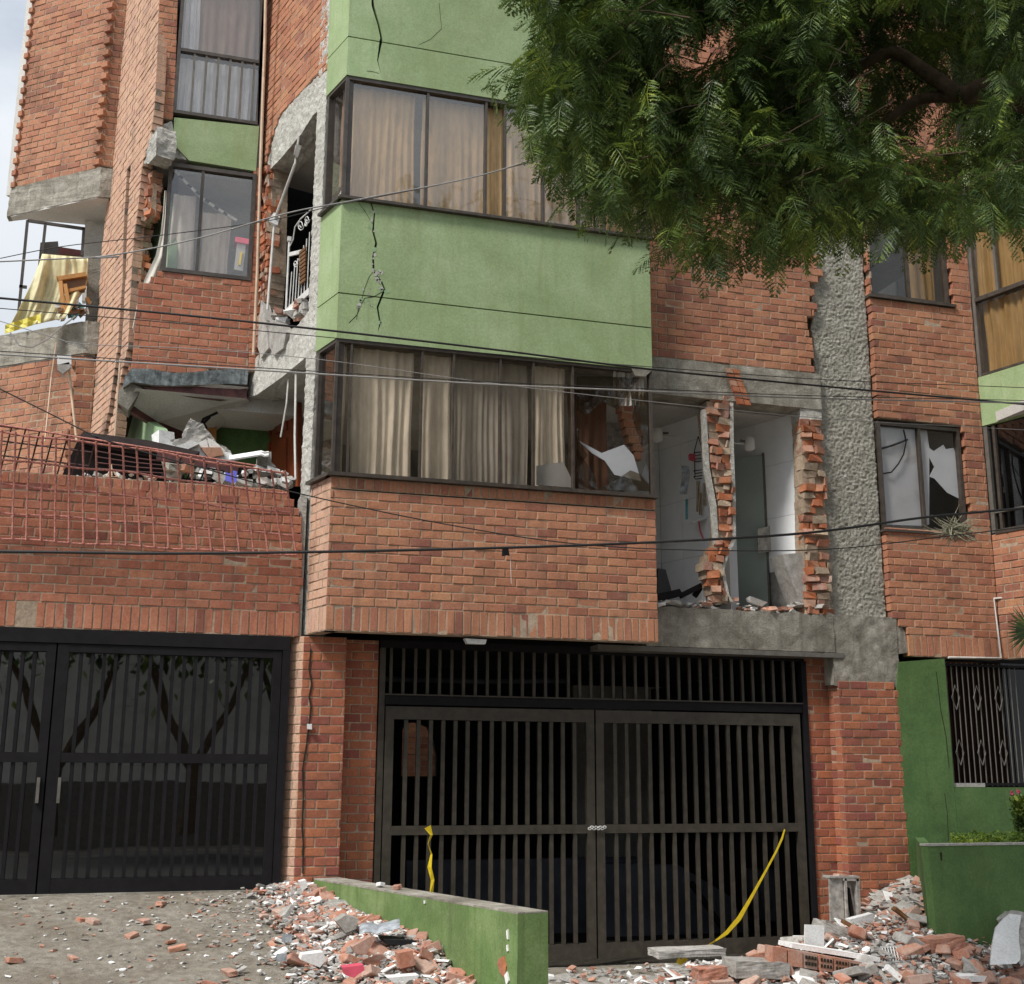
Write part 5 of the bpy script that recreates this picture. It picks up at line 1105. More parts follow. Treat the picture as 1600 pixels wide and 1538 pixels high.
MB().prism(PPl,[(6.20,1.065),(7.9,1.065),(7.9,-.05),(6.24,-.05),(6.225,.34)],0,-.1).build('front_panel','paint_dark_green',pn)
MB().box8([(6.21,9.102,-.05),(7.05,YB-.02,-.05),(7.15,YB-.02,-.05),(6.31,9.102,-.05),(6.21,9.102,1.06),(7.05,YB-.02,1.06),(7.15,YB-.02,1.06),(6.31,9.102,1.06)]).build('side_panel','paint_dark_green',pn)
MB().box(7.16,7.9,9.102,YB-.1,.5,1.0).build('soil','bark',pn)
MB().prism(PPl,[(6.195,1.066),(7.9,1.066),(7.9,1.082),(6.195,1.082)],.004,-.11).build('worn_rim','concrete_pale',pn)
hair(pn,PPl,[(1470,1332),(1471,1345)],.02,'paint_chip'); 
# groundcover
mb=MB()
for k in range(1500):
    y=random.uniform(9.12,9.7); x=random.uniform(6.52+(y-9.1)*.65,7.8); z=1.04+random.uniform(0,.10)*min(1,(x-6.45)*3); s=random.uniform(.02,.04)
    R=Matrix.Rotation(random.uniform(0,6.3),3,'Z')@Matrix.Rotation(random.uniform(-1.1,1.1),3,'X')
    mb.add([Vector((x,y,z))+R@Vector(v) for v in ((-s/2,0,0),(0,s*.2,.003),(s/2,0,0),(0,s*1.2,0))],[(0,1,2),(0,2,3)] if False else [(0,1,2,3)])
mb.build('groundcover','leaf_shrub',pn,kind='stuff')
fb=thing('flowering_shrub','dark shrub with two pink flowers at the right edge behind the planter','shrub',tuple(onY(1595,1260,9.9)))
mb=MB()
for k in range(900):
    t=random.random(); x,y=1592+random.gauss(0,6)+t*8,1245+t*70; c_=onY(x,y,9.9+random.uniform(-.1,.1)); s=random.uniform(.02,.045)
    R=Matrix.Rotation(random.uniform(0,6.3),3,'Z')@Matrix.Rotation(random.uniform(-1.3,1.3),3,'X'); mb.add([Vector(c_)+R@Vector(v) for v in ((-s/2,0,0),(0,-s*.6,0),(s/2,0,0),(0,s,0))],[(0,1,2,3)])
mb.build('foliage','leaf_tree',fb,kind='stuff')
MB().tube([onY(1600,1330,9.9),onY(1597,1250,9.9)],.01,5).build('stem','bark',fb)
for x,y in ((1581,1240),(1591,1237)):
    m2=MB()
    for k in range(14):
        R=Matrix.Rotation(random.uniform(0,6.3),3,'Z')@Matrix.Rotation(random.uniform(-1.5,1.5),3,'X'); s=.03; m2.add([Vector(onY(x,y,9.85))+R@Vector(v)*s for v in ((-.5,0,0),(0,.2,.1),(.5,0,0),(0,1,0))],[(0,1,2,3)])
    m2.build('flower','flower_pink',fb)
# palm frond at the right edge
pf_=thing('palm_frond','green spiky palm frond poking in at the right edge above the green wall','plant',tuple(onY(1640,985,9.3)))
c0=onY(1612,985,9.4)
for k in range(17):
    a=-.9+k*.11; tip=onY(1612-46*math.cos(a)*(.8+.2*random.random()),985+55*math.sin(a),9.35); d=tip-c0; sd=V(0,0,1)*.012
    MB().add([c0-sd*.6,c0+sd*.6,c0+d*.5+sd*1.1,tip,c0+d*.5-sd*1.1],[(0,1,2,3,4)]).build('leaflet','leaf_tree',pf_,solid=.001)
MB().tube([c0,c0+V(.3,0,-.5),c0+V(.35,.1,-1.5)],.02,6).build('stalk','bark',pf_)
# ================================================================== RUBBLE
def rotm(fl=.5): return Matrix.Rotation(random.uniform(0,6.28),3,'Z')@Matrix.Rotation(random.uniform(-fl,fl),3,'X')@Matrix.Rotation(random.uniform(-fl,fl),3,'Y')
def heapL(t,d): # t along wall from pier, d distance left of wall
    return (.085*math.exp(-(d/.30)**2)+.05*math.exp(-(d/.6)**2))*(.35+.65*math.exp(-((t-1.9)/.75)**2))*min(1,max(0,(2.6-t)*1.6))
def ptL(t,d):
    p=A0+WD*t+V(-.958,-.287)*d; return p[0],p[1],ground(p[0],p[1])+heapL(t,d)
# heap base skins
mb=MB(); R=[]
for t in np.linspace(-.1,2.8,50): R.append([ (lambda q:(q[0],q[1],q[2]-.015+.02*noise.noise(Vector((q[0]*9,q[1]*9,0)))))(ptL(t,d)) for d in np.linspace(0,1.4,36)])
mb.grid(R).build('rubble_bed','chunk_gray',None,label='gray dust bed of the rubble heap left of the low green wall',cat='rubble',kind='stuff')
def heapR(x,y):
    h=.02+.17*math.exp(-((y-8.9)/.55)**2)*min(1,max(0,(x-3.3)/1.2))
    h+=.30*math.exp(-((x-5.75)/.8)**2-((y-9.4)/.6)**2)
    h+=.62*math.exp(-((x-6.9)/.75)**2)*min(1,max(0,(y-8.9)/.9))
    h*=min(1,max(0,(x-2.6)/.5)); return h
mb=MB(); R=[]
for y in np.linspace(7.9,YB,46): R.append([(x,y,heapR(x,y)-.02+.03*noise.noise(Vector((x*7,y*7,3)))) for x in np.linspace(2.5,7.6,90)])
mb.grid(R).build('rubble_bed','chunk_gray',None,label='gray dust bed of the rubble heap between the right gate and the planter',cat='rubble',kind='stuff')
small={k:MB() for k in ('brick_chunk','chunk_gray','chunk_white')}
def pick(): return random.choices(['brick_chunk','chunk_gray','chunk_white'],[.36,.44,.20])[0]
for k in range(4200):
    t=2.75-3.0*random.random()**1.25; d=abs(random.gauss(0,.20+.22*max(0,t)/2)); x,y,z=ptL(t,d); s=random.uniform(.012,.05); m_=pick(); small[m_].chunk((x,y,z+random.uniform(0,.03)),(s*1.5,s,s*.5),rotm(),.3)
for k in range(6000): # scattered over driveway
    x=random.uniform(-1.9,2.0); y=random.uniform(7.2,10.5)
    if (x-A0[0])*.958+(y-A0[1])*.287>-.02: continue
    if random.random()>.12+.7*math.exp(-((x-A0[0])*.958+(y-A0[1])*.287)**2/.9): continue
    s=random.uniform(.008,.035); small[pick()].chunk((x,y,ground(x,y)+.004),(s*1.6,s,s*.4),rotm(.3),.3)
for k in range(6500):
    x=2.7+4.8*random.random()**.6; y=random.uniform(7.9,10.4); z=heapR(x,y)
    if x<4.6 and y>9.2 and random.random()<.8: continue
    s=random.uniform(.012,.055); small[pick()].chunk((x,y,z+random.uniform(-.01,.03)),(s*1.5,s,s*.5),rotm(),.3)
for k in range(900): # slaty heap against the green wall
    x=random.uniform(6.3,7.4); y=random.uniform(9.4,10.4); z=heapR(x,y); s=random.uniform(.05,.13); small['chunk_gray' if random.random()<.7 else 'brick_chunk'].chunk((x,y,z+random.uniform(-.02,.05)),(s*1.5,s,s*.22),rotm(.4),.3)
lab={'brick_chunk':'brick crumbs strewn over both rubble heaps and the driveway','chunk_gray':'gray mortar crumbs strewn over both rubble heaps and the driveway','chunk_white':'white plaster crumbs strewn over both rubble heaps and the driveway'}
for k_,m_ in small.items(): m_.build({'brick_chunk':'brick_crumbs','chunk_gray':'mortar_crumbs','chunk_white':'plaster_crumbs'}[k_],k_,None,label=lab[k_],cat='rubble',kind='stuff')
def piece(name,lbl,grp,x,y,z,sz,mat,fl=.5,cat='rubble',irr=.16,R=None):
    o=MB().chunk((0,0,0),sz,R or rotm(fl),irr).build(name,mat,None); o.location=(x,y,z); bv=o.modifiers.new('bevel','BEVEL'); bv.width=min(sz)*.09; bv.segments=1
    return tag(o,lbl,cat,grp)
for k in range(120):
    t=2.65-2.5*random.random()**1.5; d=abs(random.gauss(0,.16+.2*t/2))+.03; x,y,z=ptL(t,d); s=random.uniform(.06,.15)
    zn=('near the brick pier' if t<.9 else 'midway along the low wall' if t<1.8 else 'at the near end of the low wall')
    if k%5<3: piece('brick_fragment','broken red brick fragment in the left heap '+zn,'brick fragments of the left heap',x,y,z+s*.15,(s*1.25,s*.8,s*.5),'brick_chunk')
    elif k%5==3: piece('mortar_fragment','gray mortar lump in the left heap '+zn,'mortar lumps of the left heap',x,y,z+s*.12,(s*1.2,s,s*.35),'chunk_gray')
    else: piece('plaster_shard','flat white plaster shard in the left heap '+zn,'plaster shards of the left heap',x,y,z+s*.15,(s*1.1,s*.8,.018),'chunk_white',.6)
for k in range(30):
    x=random.uniform(-1.2,1.6); y=random.uniform(7.6,10.2)
    if (x-A0[0])*.958+(y-A0[1])*.287>-.5: continue
    s=random.uniform(.05,.11); piece('brick_fragment','small red brick fragment lying apart on the driveway','brick fragments on the driveway',x,y,ground(x,y)+s*.15,(s*1.3,s*.7,s*.4),'brick_chunk',.2)
for k in range(170):
    x=3.3+4*random.random()**.6; y=random.uniform(8.3,10.1 if x>5 else 9.2)
    z=heapR(x,y); s=random.uniform(.07,.19)
    zn=('in front of the right gate' if x<4.9 else 'around the hollow brick lump' if x<5.9 else 'beside the green planter')
    if k%5<3: piece('brick_fragment','broken brick fragment in the right heap '+zn,'brick fragments of the right heap',x,y,z+s*.18,(s*1.3,s*.8,s*.5),'brick_chunk')
    elif k%5==3: piece('mortar_fragment','gray mortar lump in the right heap '+zn,'mortar lumps of the right heap',x,y,z+s*.15,(s*1.3,s,s*.4),'chunk_gray')
    else: piece('plaster_shard','white tile shard in the right heap '+zn,'tile shards of the right heap',x,y,z+s*.2,(s*1.2,s*.8,.016),'chunk_white',.7)
def flat(name,label,Y,pts,th,mat,cat='slab',tilt=0):
    p=fp(Y); return MB().prism(p,p.px(pts),0,-th).build(name,mat,None,label=label,cat=cat)
# named pieces, left heap
flat('white_shard','large white plaster shard near the front of the left heap',8.05,[(472,1492),(505,1488),(510,1500),(500,1512),(470,1500)],.12,'chunk_white','shard')
flat('pink_lid','pink plastic piece at the front of the left heap',7.9,[(535,1512),(568,1508),(570,1516),(552,1528),(540,1524)],.10,'plastic_pink','plastic')
flat('orange_brick','large orange brick on the left heap near the low wall',8.35,[(550,1480),(580,1463),(588,1466),(572,1492),(555,1490)],.1,'brick_chunk','brick')
flat('brick_lump','pinkish brick lump lying at the foot of the low green wall',8.15,[(622,1490),(645,1485),(650,1508),(626,1514)],.12,'brick_chunk','brick')
flat('concrete_lump','beige broken concrete lump midway along the left heap',9.0,[(525,1440),(540,1430),(560,1436),(556,1452),(540,1458)],.15,'chunk_gray','rubble')
o=MB().grid([[onY(562+i*9,1445-3*math.sin(i*1.1)+j*5-(i>3)*6,8.75-.06*j+.02*math.sin(i*2+j)) for i in range(8)] for j in range(4)]).build('plastic_sheet','bag_gray',None,smooth=True,solid=.004); tag(o,'crumpled pale gray plastic sheet on the left heap beside the low wall','plastic sheet')
flat('dark_board','dark flat board sticking out of the left heap beside the low wall',8.55,[(600,1468),(655,1470),(640,1478),(605,1476)],.25,'interior_dark','board')
flat('white_strip','two white plastic strips lying in front of the low green wall',7.6,[(605,1528),(655,1524),(652,1530),(615,1536)],.1,'chunk_white','strip')
for x,y,c_ in ((440,1460,'plastic_blue'),(432,1490,'bag_gray')):
    o=MB().grid([[onY(x+i*4,y+j*4+2*math.sin(i*3+j),8.6) for i in range(5)] for j in range(4)]).build('plastic_scrap','bag_gray',None,solid=.004); tag(o,'crumpled pale blue plastic scrap '+('upper' if y<1470 else 'lower')+' one in the middle of the left heap','plastic scrap')
for pts,lb in (([(468,1378),(478,1375),(482,1386),(472,1392)],'white block at the pier foot'),([(480,1385),(495,1383),(498,1396),(484,1398)],'pinkish block at the pier foot')): flat('block',lb+' at the top of the left heap',10.25,pts,.12,'chunk_white' if 'white' in lb else 'brick_chunk','rubble')
# bricks on low wall top
for x,y,lb,mt in ((588,1386,'small cream chip lying on top of the low green wall','chunk_white'),(614,1390,'pink brick piece lying on top of the low green wall','brick_chunk')):
    p=onZ(x,y,.80); piece('wall_top_chip',lb,None,p[0]+.03,p[1],.815,(.07,.05,.035),mt,.2)
# named pieces, right heap
mbx=thing('meter_box','open battered gray metal cabinet standing on the rubble by the brick pier','cabinet',tuple(onY(1315,1435,9.95)))
pm=fp(9.9)
def bx(pts,o0,o1,nm,mat): MB().prism(pm,pm.px(pts),o0,o1).build(nm,mat,mbx)
bx([(1296,1372),(1316,1372),(1320,1440),(1298,1440)],0,-.02,'side_panel','wood_gray')
bx([(1316,1372),(1340,1373),(1340,1377),(1316,1376)],.02,-.12,'top_panel','wood_gray'); bx([(1336,1373),(1341,1373),(1344,1440),(1340,1440)],.02,-.22,'side_panel','wood_gray'); bx([(1318,1372),(1321,1372),(1324,1436),(1321,1438)],.02,-.02,'edge_post','wood_gray')
bx([(1316,1376),(1341,1377),(1344,1440),(1320,1440)],-.2,-.22,'back_panel','frame_gray'); bx([(1322,1378),(1330,1379),(1341,1432),(1333,1436),(1326,1434)],-.02,-.05,'inner_door','wood_gray')
bx([(1324,1386),(1328,1388),(1335,1430),(1330,1432)],.0,-.02,'slot','dark_void')
bx([(1295,1369),(1341,1369),(1342,1372),(1295,1372)],.02,-.10,'dusty_lid','chunk_gray')
bx([(1312,1366),(1326,1367),(1328,1371),(1310,1371)],.0,-.1,'chip_on_top','brick_chunk')
def slabbox(name,label,a,b,Y0,Y1,h,dep,mat,cat='slab'):
    o=MB(); A=onY(*a,Y0); B=onY(*b,Y1); d=B-A; n_=np.cross(V(0,0,1),d); n_/=np.linalg.norm(n_); u=np.cross(d,n_); u/=np.linalg.norm(u)
    if u[2]<0: u=-u
    back=V(0,dep,.0)
    pts=[A,B,B+back,A+back]; o.box8([tuple(p-u*h/2) for p in (pts[0],pts[3],pts[2],pts[1])]+[tuple(p+u*h/2) for p in (pts[0],pts[3],pts[2],pts[1])]); o=ruff(o.build(name,mat,None),6,.010 if mat!='chunk_white' else .002,18)
    return tag(o,label,cat)
slabbox('broken_slab','long pitted concrete slab propped up in the right heap',(1288,1448),(1372,1478),9.1,9.0,.10,.2,'chunk_gray')
slabbox('broken_slab','gray slab leaning down behind the propped slab in the right heap',(1395,1440),(1450,1475),9.3,9.1,.10,.2,'chunk_gray')
slabbox('wooden_lath','brown wooden lath lying over the middle of the right heap',(1320,1440),(1395,1480),9.15,9.0,.03,.06,'wood_brown','lath')
slabbox('wooden_lath','second brown lath crossing the right heap toward the planter',(1400,1420),(1455,1462),9.2,9.1,.03,.06,'wood_brown','lath')
slabbox('white_board','long white tiled board lying across the front of the right heap',(1238,1478),(1375,1500),8.75,8.7,.035,.22,'chunk_white','board')
slabbox('white_board','square white tile board standing in the right heap left of the propped slab',(1258,1462),(1288,1464),9.0,9.0,.16,.02,'chunk_white','board')
slabbox('white_board','tilted white tiles in front of the meter cabinet',(1330,1446),(1366,1436),9.25,9.3,.09,.08,'chunk_white','board')
slabbox('white_board','narrow pointed white tile at the front of the right heap',(1388,1512),(1408,1530),8.5,8.4,.05,.05,'chunk_white','board')
slabbox('white_board','small flat white board at the bottom right of the right heap',(1503,1530),(1543,1530),8.3,8.3,.04,.15,'chunk_white','board')
slabbox('gray_slab','low gray slab in front of the gate at the left end of the right heap',(1030,1493),(1135,1488),9.5,9.6,.06,.25,'chunk_gray')
slabbox('gray_slab','pale mortar slab in front of the hollow bricks',(1150,1515),(1235,1518),8.6,8.6,.12,.25,'chunk_gray')
slabbox('gray_slab','gray slab right of the white grating in the right heap',(1385,1512),(1495,1505),8.75,8.8,.12,.25,'chunk_gray')
slabbox('brick_block','orange brick lump at the very front of the right heap',(1092,1524),(1138,1520),8.35,8.35,.08,.12,'brick_chunk','brick')
slabbox('brick_block','reddish hollow brick beside the planter foot',(1455,1480),(1510,1474),8.75,8.75,.11,.2,'brick_chunk','brick')
# hollow brick masonry lump
hbk=thing('hollow_brick_lump','lump of perforated hollow bricks at the front of the right heap','bricks',tuple(onY(1300,1500,8.7)))
ph=fp(8.62)
q4=ph.px([(1206,1478),(1372,1508),(1372,1530),(1206,1505)])
def bil(s,t): (a,b),(c_,d),(e,f),(g,h)=q4; return ((a*(1-s)+c_*s)*(1-t)+(g*(1-s)+e*s)*t,(b*(1-s)+d*s)*(1-t)+(h*(1-s)+f*s)*t)
for k in range(7):
    s0,s1=k/7+.006,(k+1)/7-.006
    MB().prism(ph,[bil(s0,0.02),bil(s1,0.02),bil(s1,1),bil(s0,1)],random.uniform(0,.012),-.12).build('hollow_brick','brick_chunk',hbk)
    if k>1:
        for i in range(4):
            for j in range(2):
                a=s0+(s1-s0)*(.12+i*.22); t=.2+j*.38; MB().prism(ph,[bil(a,t),bil(a+(s1-s0)*.12,t),bil(a+(s1-s0)*.12,t+.22),bil(a,t+.22)],.014,.002).build('core_hole','crack_dark',hbk)
# white grating
gr=thing('white_grating','white plastic grating lying on the right heap','grating',tuple(onY(1400,1490,8.8)))
for k in range(13):
    x=1378+k*4.3; MB().beam(onY(x,1480-k*.2,8.82),onY(x+5,1503-k*.4,8.72),.008,.008).build('bar','white_paint_metal',gr)
for a,b in (((1376,1480),(1432,1478)),((1382,1504),(1440,1500))): MB().beam(onY(*a,8.82 if a[1]<1490 else 8.72),onY(*b,8.82 if a[1]<1490 else 8.72),.015,.012).build('rim','white_paint_metal',gr)
# big white tile slab leaning at planter
bt_=thing('tiled_slab','tall white tiled slab leaning against the planter at the right edge','slab',tuple(onY(1575,1505,8.4)))
p9=fp(8.45)
def leanpr(pts,Yt,Yb,y0,y1,th,nm,mat,par,label=None,cat=None):
    f=[onY(x,y,Yb+(Yt-Yb)*(y1-y)/(y1-y0)) for x,y in pts]; b=[p+V(.25*th,th,-.15*th) for p in f]; n=len(f)
    a=sum((pts[k][0]*pts[(k+1)%n][1]-pts[(k+1)%n][0]*pts[k][1]) for k in range(n))
    if a>0: f=f[::-1]; b=b[::-1]
    return MB().add(f+b,[tuple(range(n)),tuple(range(2*n-1,n-1,-1))]+[(k,k+n,(k+1)%n+n,(k+1)%n) for k in range(n)]).build(nm,mat,par,label=label,cat=cat)
leanpr([(1548,1508),(1550,1480),(1556,1450),(1566,1438),(1578,1428),(1596,1430),(1592,1452),(1592,1470),(1595,1490),(1594,1500),(1588,1506)],8.75,8.35,1425,1510,.02,'tile_face','chunk_white',bt_)
ruff(leanpr([(1568,1436),(1580,1422),(1612,1426),(1612,1490),(1598,1510),(1592,1506),(1590,1470)],8.78,8.38,1425,1510,.14,'mortar_back','chunk_gray',bt_),3,.012)

# ================================================================== ACROSS THE STREET (seen only in reflections)
op=thing('opposite_building','pale gray rendered house across the street, seen reflected in the dark gate panels','building',(0,-9,0))
MB().box(-22,4,-12,-9,1.45,5.6).build('front_wall','plaster_white',op); MB().box(-22,4,-12,-8.96,0,1.45).build('reflection_dark_band','frame_gray',op)  # dark lower band added to darken the lower half of the gate reflection
q0=onY(300,1165,26.6); q1=onY(90,1130,26.6)
op2=thing('opposite_building','taller brick house across the street','building',(14,-9,0)); MB().box(6,24,-13,-9.5,0,7).build('front_wall','brick_dark',op2)
for q_,lb in (((q0[0],-5.4),'forked street tree across the road, reflected in the left gate'),((q1[0],-5.6),'second street tree across the road, left of the forked one'),((3.4,-6.2),'third street tree across the road, right of the forked one')):
    t_=thing('street_tree',lb,'tree',(q_[0],q_[1],0)); b_=V(q_[0],q_[1],.45)
    MB().tube([b_,b_+V(.05,0,1.3)],[.16,.13],8).build('trunk','bark',t_); MB().tube([b_+V(.05,0,1.25),b_+V(-.6,.1,2.6),b_+V(-1.3,0,4.2)],[.12,.09,.05],7).build('limb','bark',t_); MB().tube([b_+V(.05,0,1.25),b_+V(.7,.1,2.5),b_+V(1.4,0,4.3)],[.11,.08,.05],7).build('limb','bark',t_)
    m2=MB()
    for k in range(2600):
        c_=b_+V(random.gauss(0,1.3),random.gauss(0,.9),4.7+random.gauss(0,.6)); s_=random.uniform(.08,.22); R_=Matrix.Rotation(random.uniform(0,6.3),3,'Z')@Matrix.Rotation(random.uniform(-1.5,1.5),3,'X'); m2.add([Vector(c_)+R_@Vector(v)*s_ for v in ((-.5,0,0),(0,-.8,0),(.5,0,0),(0,.8,0))],[(0,1,2,3)])
    m2.build('crown','leaf_tree',t_,kind='stuff')

# ================================================================== CABLES
def cable(pts,Y,r,mat,label,ext=True):
    P=[onY(x,y,Y) for x,y in pts]
    if ext:
        d=P[0]-P[1]; P.insert(0,P[0]+d/np.linalg.norm(d)*6); d=P[-1]-P[-2]; P.append(P[-1]+d/np.linalg.norm(d)*6)
    out=[]
    for i in range(len(P)-1):
        p0=P[max(i-1,0)];p1=P[i];p2=P[i+1];p3=P[min(i+2,len(P)-1)]
        for t in np.linspace(0,1,8,endpoint=False): out.append(.5*((2*p1)+(-p0+p2)*t+(2*p0-5*p1+4*p2-p3)*t*t+(-p0+3*p1-3*p2+p3)*t**3))
    out.append(P[-1]); o=MB().tube(out,r,6).build('overhead_cable',mat,None,smooth=True); tag(o,label,'cable','cables strung across the facade')
cable([(0,466),(250,489),(500,515),(760,545),(1015,577),(1300,605),(1600,632)],8.0,.0075,'cable_black','thick black cable crossing the green band from upper left to the right edge')
cable([(0,482),(250,503),(540,530),(800,556),(1050,576),(1300,594),(1600,606)],8.1,.003,'cable_black','thin dark cable running just under the thick black one')
cable([(0,554),(230,568),(440,581),(750,600),(1000,611),(1250,622),(1600,630)],7.8,.0055,'cable_gray','pale gray backed cable crossing the top of the lower bay window')
cable([(0,549),(230,564),(440,577),(750,596),(1000,607),(1250,618),(1600,626)],7.82,.003,'cable_black','dark cable twinned above the pale gray one')
cable([(0,502),(110,535),(300,545),(500,562),(760,598),(1000,626),(1300,655),(1600,672)],8.2,.0026,'cable_gray','thin white cable sagging across the torn slab and the lower bay window')
cable([(0,862),(240,865),(470,863),(790,856),(1030,847),(1260,833),(1450,808),(1600,794)],7.6,.009,'cable_black','thickest dark cable low across the brick walls')
cable([(0,608),(150,682),(300,727),(470,772),(700,820),(900,850),(1100,860),(1300,858),(1480,838),(1600,824)],7.9,.004,'cable_black','thin dark cable dipping from the left tower to the brick bay')
cable([(0,409),(150,402),(300,375),(450,333),(560,312),(760,272),(940,213),(1200,140),(1400,75),(1600,10)],6.3,.0038,'cable_gray','pale cable rising from lower left over the green bay and across the tree')
cable([(0,404),(100,385),(250,368),(420,345),(520,322),(700,286),(850,248)],6.9,.0025,'cable_black','thin dark cable beside the rising pale cable at the upper left',False)
o=thing('cable_clamp','small black clamp hanging on the thickest cable in front of the brick bay','clamp',tuple(onY(790,860,7.6)))
MB().chunk(tuple(onY(790,863,7.6)),(.05,.03,.05),Matrix.Identity(3),.2).build('clamp_body','black_metal',o); MB().tube([onY(797,866,7.6),onY(798,890,7.6),onY(799,912,7.6)],.002,4).build('dangling_string','pipe_white',o)

# ================================================================== TREE
tr=thing('overhanging_tree','big feathery leaved tree hanging into the photo from the upper right','tree',(8.6,4.2,0))
def limb(pts,rs,nm='branch'):
    P=[V(*p) for p in pts]; out=[]; ro_=[]
    for i in range(len(P)-1):
        p0=P[max(i-1,0)];p1=P[i];p2=P[i+1];p3=P[min(i+2,len(P)-1)]
        for t in np.linspace(0,1,6,endpoint=False): out.append(.5*((2*p1)+(-p0+p2)*t+(2*p0-5*p1+4*p2-p3)*t*t+(-p0+3*p1-3*p2+p3)*t**3)); ro_.append(rs[i]*(1-t)+rs[i+1]*t)
    out.append(P[-1]); ro_.append(rs[-1]); MB().tube(out,ro_,9).build(nm,'bark',tr,smooth=True)
limb([(8.6,4.2,-.1),(8.4,4.4,1.5),(8.0,4.7,3.0),(7.2,5.1,4.4)],[.24,.19,.16,.13],'trunk')
bpx=lambda x,y,Y: tuple(onY(x,y,Y))
J=bpx(1500,150,5.6)
limb([(7.2,5.1,4.4),bpx(1640,170,5.4),J],[.12,.085,.06]); limb([J,bpx(1450,115,5.7),bpx(1395,82,5.8),bpx(1345,105,5.9),bpx(1290,150,6.1)],[.05,.045,.038,.03,.018]); limb([J,bpx(1440,155,5.8),bpx(1390,185,5.9),bpx(1330,240,6.1)],[.04,.035,.028,.012])
limb([(7.2,5.1,4.4),(5.6,5.4,6.2),bpx(1250,-60,6.0),bpx(1130,10,6.2),bpx(1010,85,6.4),bpx(900,150,6.5)],[.10,.08,.055,.035,.02,.01]); limb([(7.2,5.1,4.4),bpx(1560,330,6.2),bpx(1430,390,6.6)],[.07,.03,.01]); limb([bpx(1250,-60,6.0),bpx(1050,-40,6.2),bpx(900,10,6.3)],[.05,.03,.01])
outline=[(790,-60),(800,10),(838,45),(812,80),(835,130),(778,175),(770,190),(812,215),(800,250),(850,300),(880,335),(915,345),(945,375),(1000,390),(1040,440),(1075,455),(1095,445),(1120,390),(1150,415),(1180,435),(1240,405),(1280,395),(1340,385),(1400,415),(1440,400),(1470,400),(1500,370),(1560,400),(1600,370),(1800,380),(1900,-300),(790,-300)]
gaps=[(1085,92,45,38),(1150,55,18,25),(1462,205,22,14),(1440,245,14,10),(1080,335,16,22),(1140,360,13,16),(1275,395,16,10)]
def inside(p,poly):
    x,y=p; c=False; n=len(poly)
    for i in range(n):
        (x0,y0),(x1,y1)=poly[i],poly[(i+1)%n]
        if (y0<=y)!=(y1<=y) and x<x0+(y-y0)/(y1-y0)*(x1-x0): c=not c
    return c
# frond template: rachis along +x, droop -z, pinnae with leaflets
def frond_template(seed):
    r=random.Random(seed); vs=[]; fs=[]; n=12; bend=r.uniform(.3,.6); side=r.uniform(-.12,.12)
    def axis(t): return Vector((t,side*t*t,-bend*t*t))
    def strip(a,b,c,w):
        k=len(vs); d=(c-a); sd=d.cross(Vector((0,0,1))); sd=sd.normalized() if sd.length>1e-5 else Vector((0,1,0))
        sd=(sd+Vector((0,0,r.uniform(-.5,.5)))).normalized()
        vs.extend([a,b-sd*w*.5,c,b+sd*w*.5,a+sd*.001]); fs.append((k,k+1,k+2,k+3,k+4))
    for i in range(n):
        t=(i+1.0)/n*.97; base=axis(t); ln=.40*(math.sin(PI*min(1,t*.84+.14))**.6)*r.uniform(.75,1.15)
        for sd in (-1,1):
            if r.random()<.06: continue
            dr=r.uniform(.35,.95); out=Vector((.62+r.uniform(-.12,.12),sd*.85,-dr*.35)).normalized()
            # pinna: feathered by a few short leaflets along a narrow blade
            tip=base+out*ln+Vector((0,0,-ln*dr*.35)); mid=base.lerp(tip,.5)+Vector((0,0,ln*.05))
            strip(base,mid,tip,.034)
            for f0 in (.25,.45,.65,.82):
                for s2 in (-1,1):
                    p=base.lerp(tip,f0)+Vector((0,0,ln*.05*math.sin(PI*f0))); perp=Vector((-out.y,out.x,0))*s2; q=p+(out*.75+perp*.8+Vector((0,0,r.uniform(-.3,.1)))).normalized()*.062*(1.1-.5*f0)*r.uniform(.7,1.2); strip(p,p.lerp(q,.55),q,.024)
    strip(Vector((0,0,0)),axis(.5),axis(1),.012)
    return np.array([tuple(v) for v in vs]),np.array(fs)
T=[frond_template(s) for s in range(9)]
VV=[];FF=[];nb=0
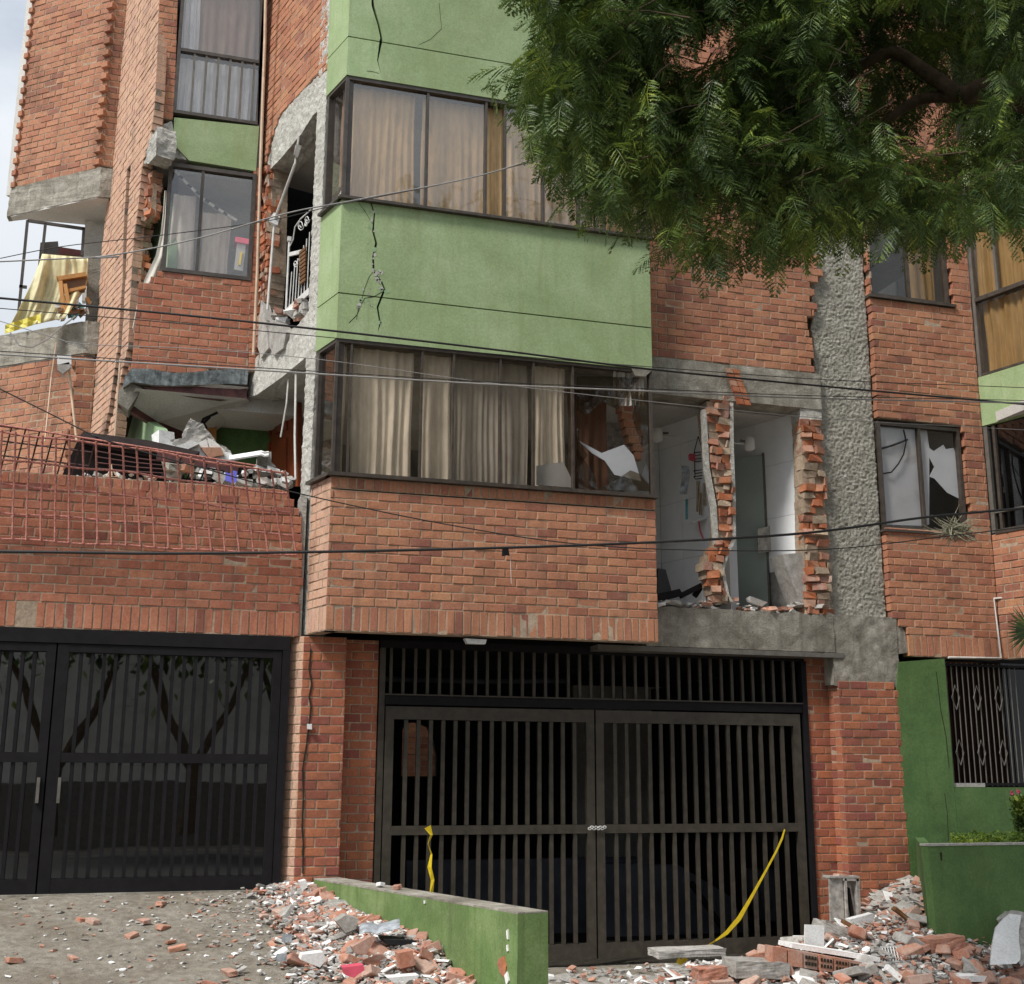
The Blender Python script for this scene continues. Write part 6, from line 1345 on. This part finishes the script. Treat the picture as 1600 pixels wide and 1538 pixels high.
def addfr(pos_,az,pitch,roll,scale,k):
    global nb
    vs,fs=T[k]; M=np.array(Matrix.Rotation(az,3,'Z')@Matrix.Rotation(-pitch,3,'Y')@Matrix.Rotation(roll,3,'X')); VV.append((vs*scale)@M.T+pos_); FF.append(fs+nb); nb+=len(vs)
cl=[]; tries=0
while len(cl)<2500 and tries<200000:
    tries+=1; x=random.uniform(770,1850); y=random.uniform(-260,470)
    if not inside((x,y),outline) or not inside((x-30,y+38),outline): continue
    if any(((x-gx_)/(a+17))**2+((y-gy_)/(b+20))**2<1 for gx_,gy_,a,b in gaps): continue
    if x>1650 and random.random()<.7: continue
    Yd=random.uniform(5.0,7.3) if x<1500 else random.uniform(4.6,8.0)
    if 1300<x<1535 and -10<y<235 and Yd<6.05: continue
    cl.append((onY(x,y-22,Yd),x,y))
# canopy outside the frame, overhead
for k in range(90): cl.append((V(random.uniform(5.5,12),random.uniform(1.5,5.5),random.uniform(5.8,8.5)),None,None))
for c_,x,y in cl:
    nf=random.randint(5,7)
    a0=random.uniform(0,6.28)
    for k in range(nf):
        addfr(c_+V(*(rng.normal(0,.06,3))),a0+k*2*PI/nf+random.uniform(-.4,.4),random.uniform(-1.15,.15),random.uniform(-.5,.5),random.uniform(.12,.27),random.randrange(9))
VV=np.concatenate(VV); FF=np.concatenate(FF)
me=bpy.data.meshes.new('crown'); me.vertices.add(len(VV)); me.vertices.foreach_set('co',(VV-V(8.6,4.2,0)).ravel())
nfc=len(FF); me.loops.add(nfc*5); me.loops.foreach_set('vertex_index',FF.ravel()); me.polygons.add(nfc); me.polygons.foreach_set('loop_start',np.arange(nfc)*5); me.polygons.foreach_set('loop_total',np.full(nfc,5)); me.update(calc_edges=True)
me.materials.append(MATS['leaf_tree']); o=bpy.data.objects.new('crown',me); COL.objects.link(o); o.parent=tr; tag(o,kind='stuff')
# twigs
mb=MB()
for c_,x,y in cl[:2500]:
    if random.random()<.3:
        d=V(.22,-.05,.08)+rng.normal(0,.1,3); mb.tube([c_,c_+d*.5+V(0,0,.02),c_+d],[.002,.003,.005],4,False)
mb.build('twigs','bark',tr,kind='stuff')
print('faces crown',nfc,'bricks',ALLB[0],'objects',len(bpy.data.objects))
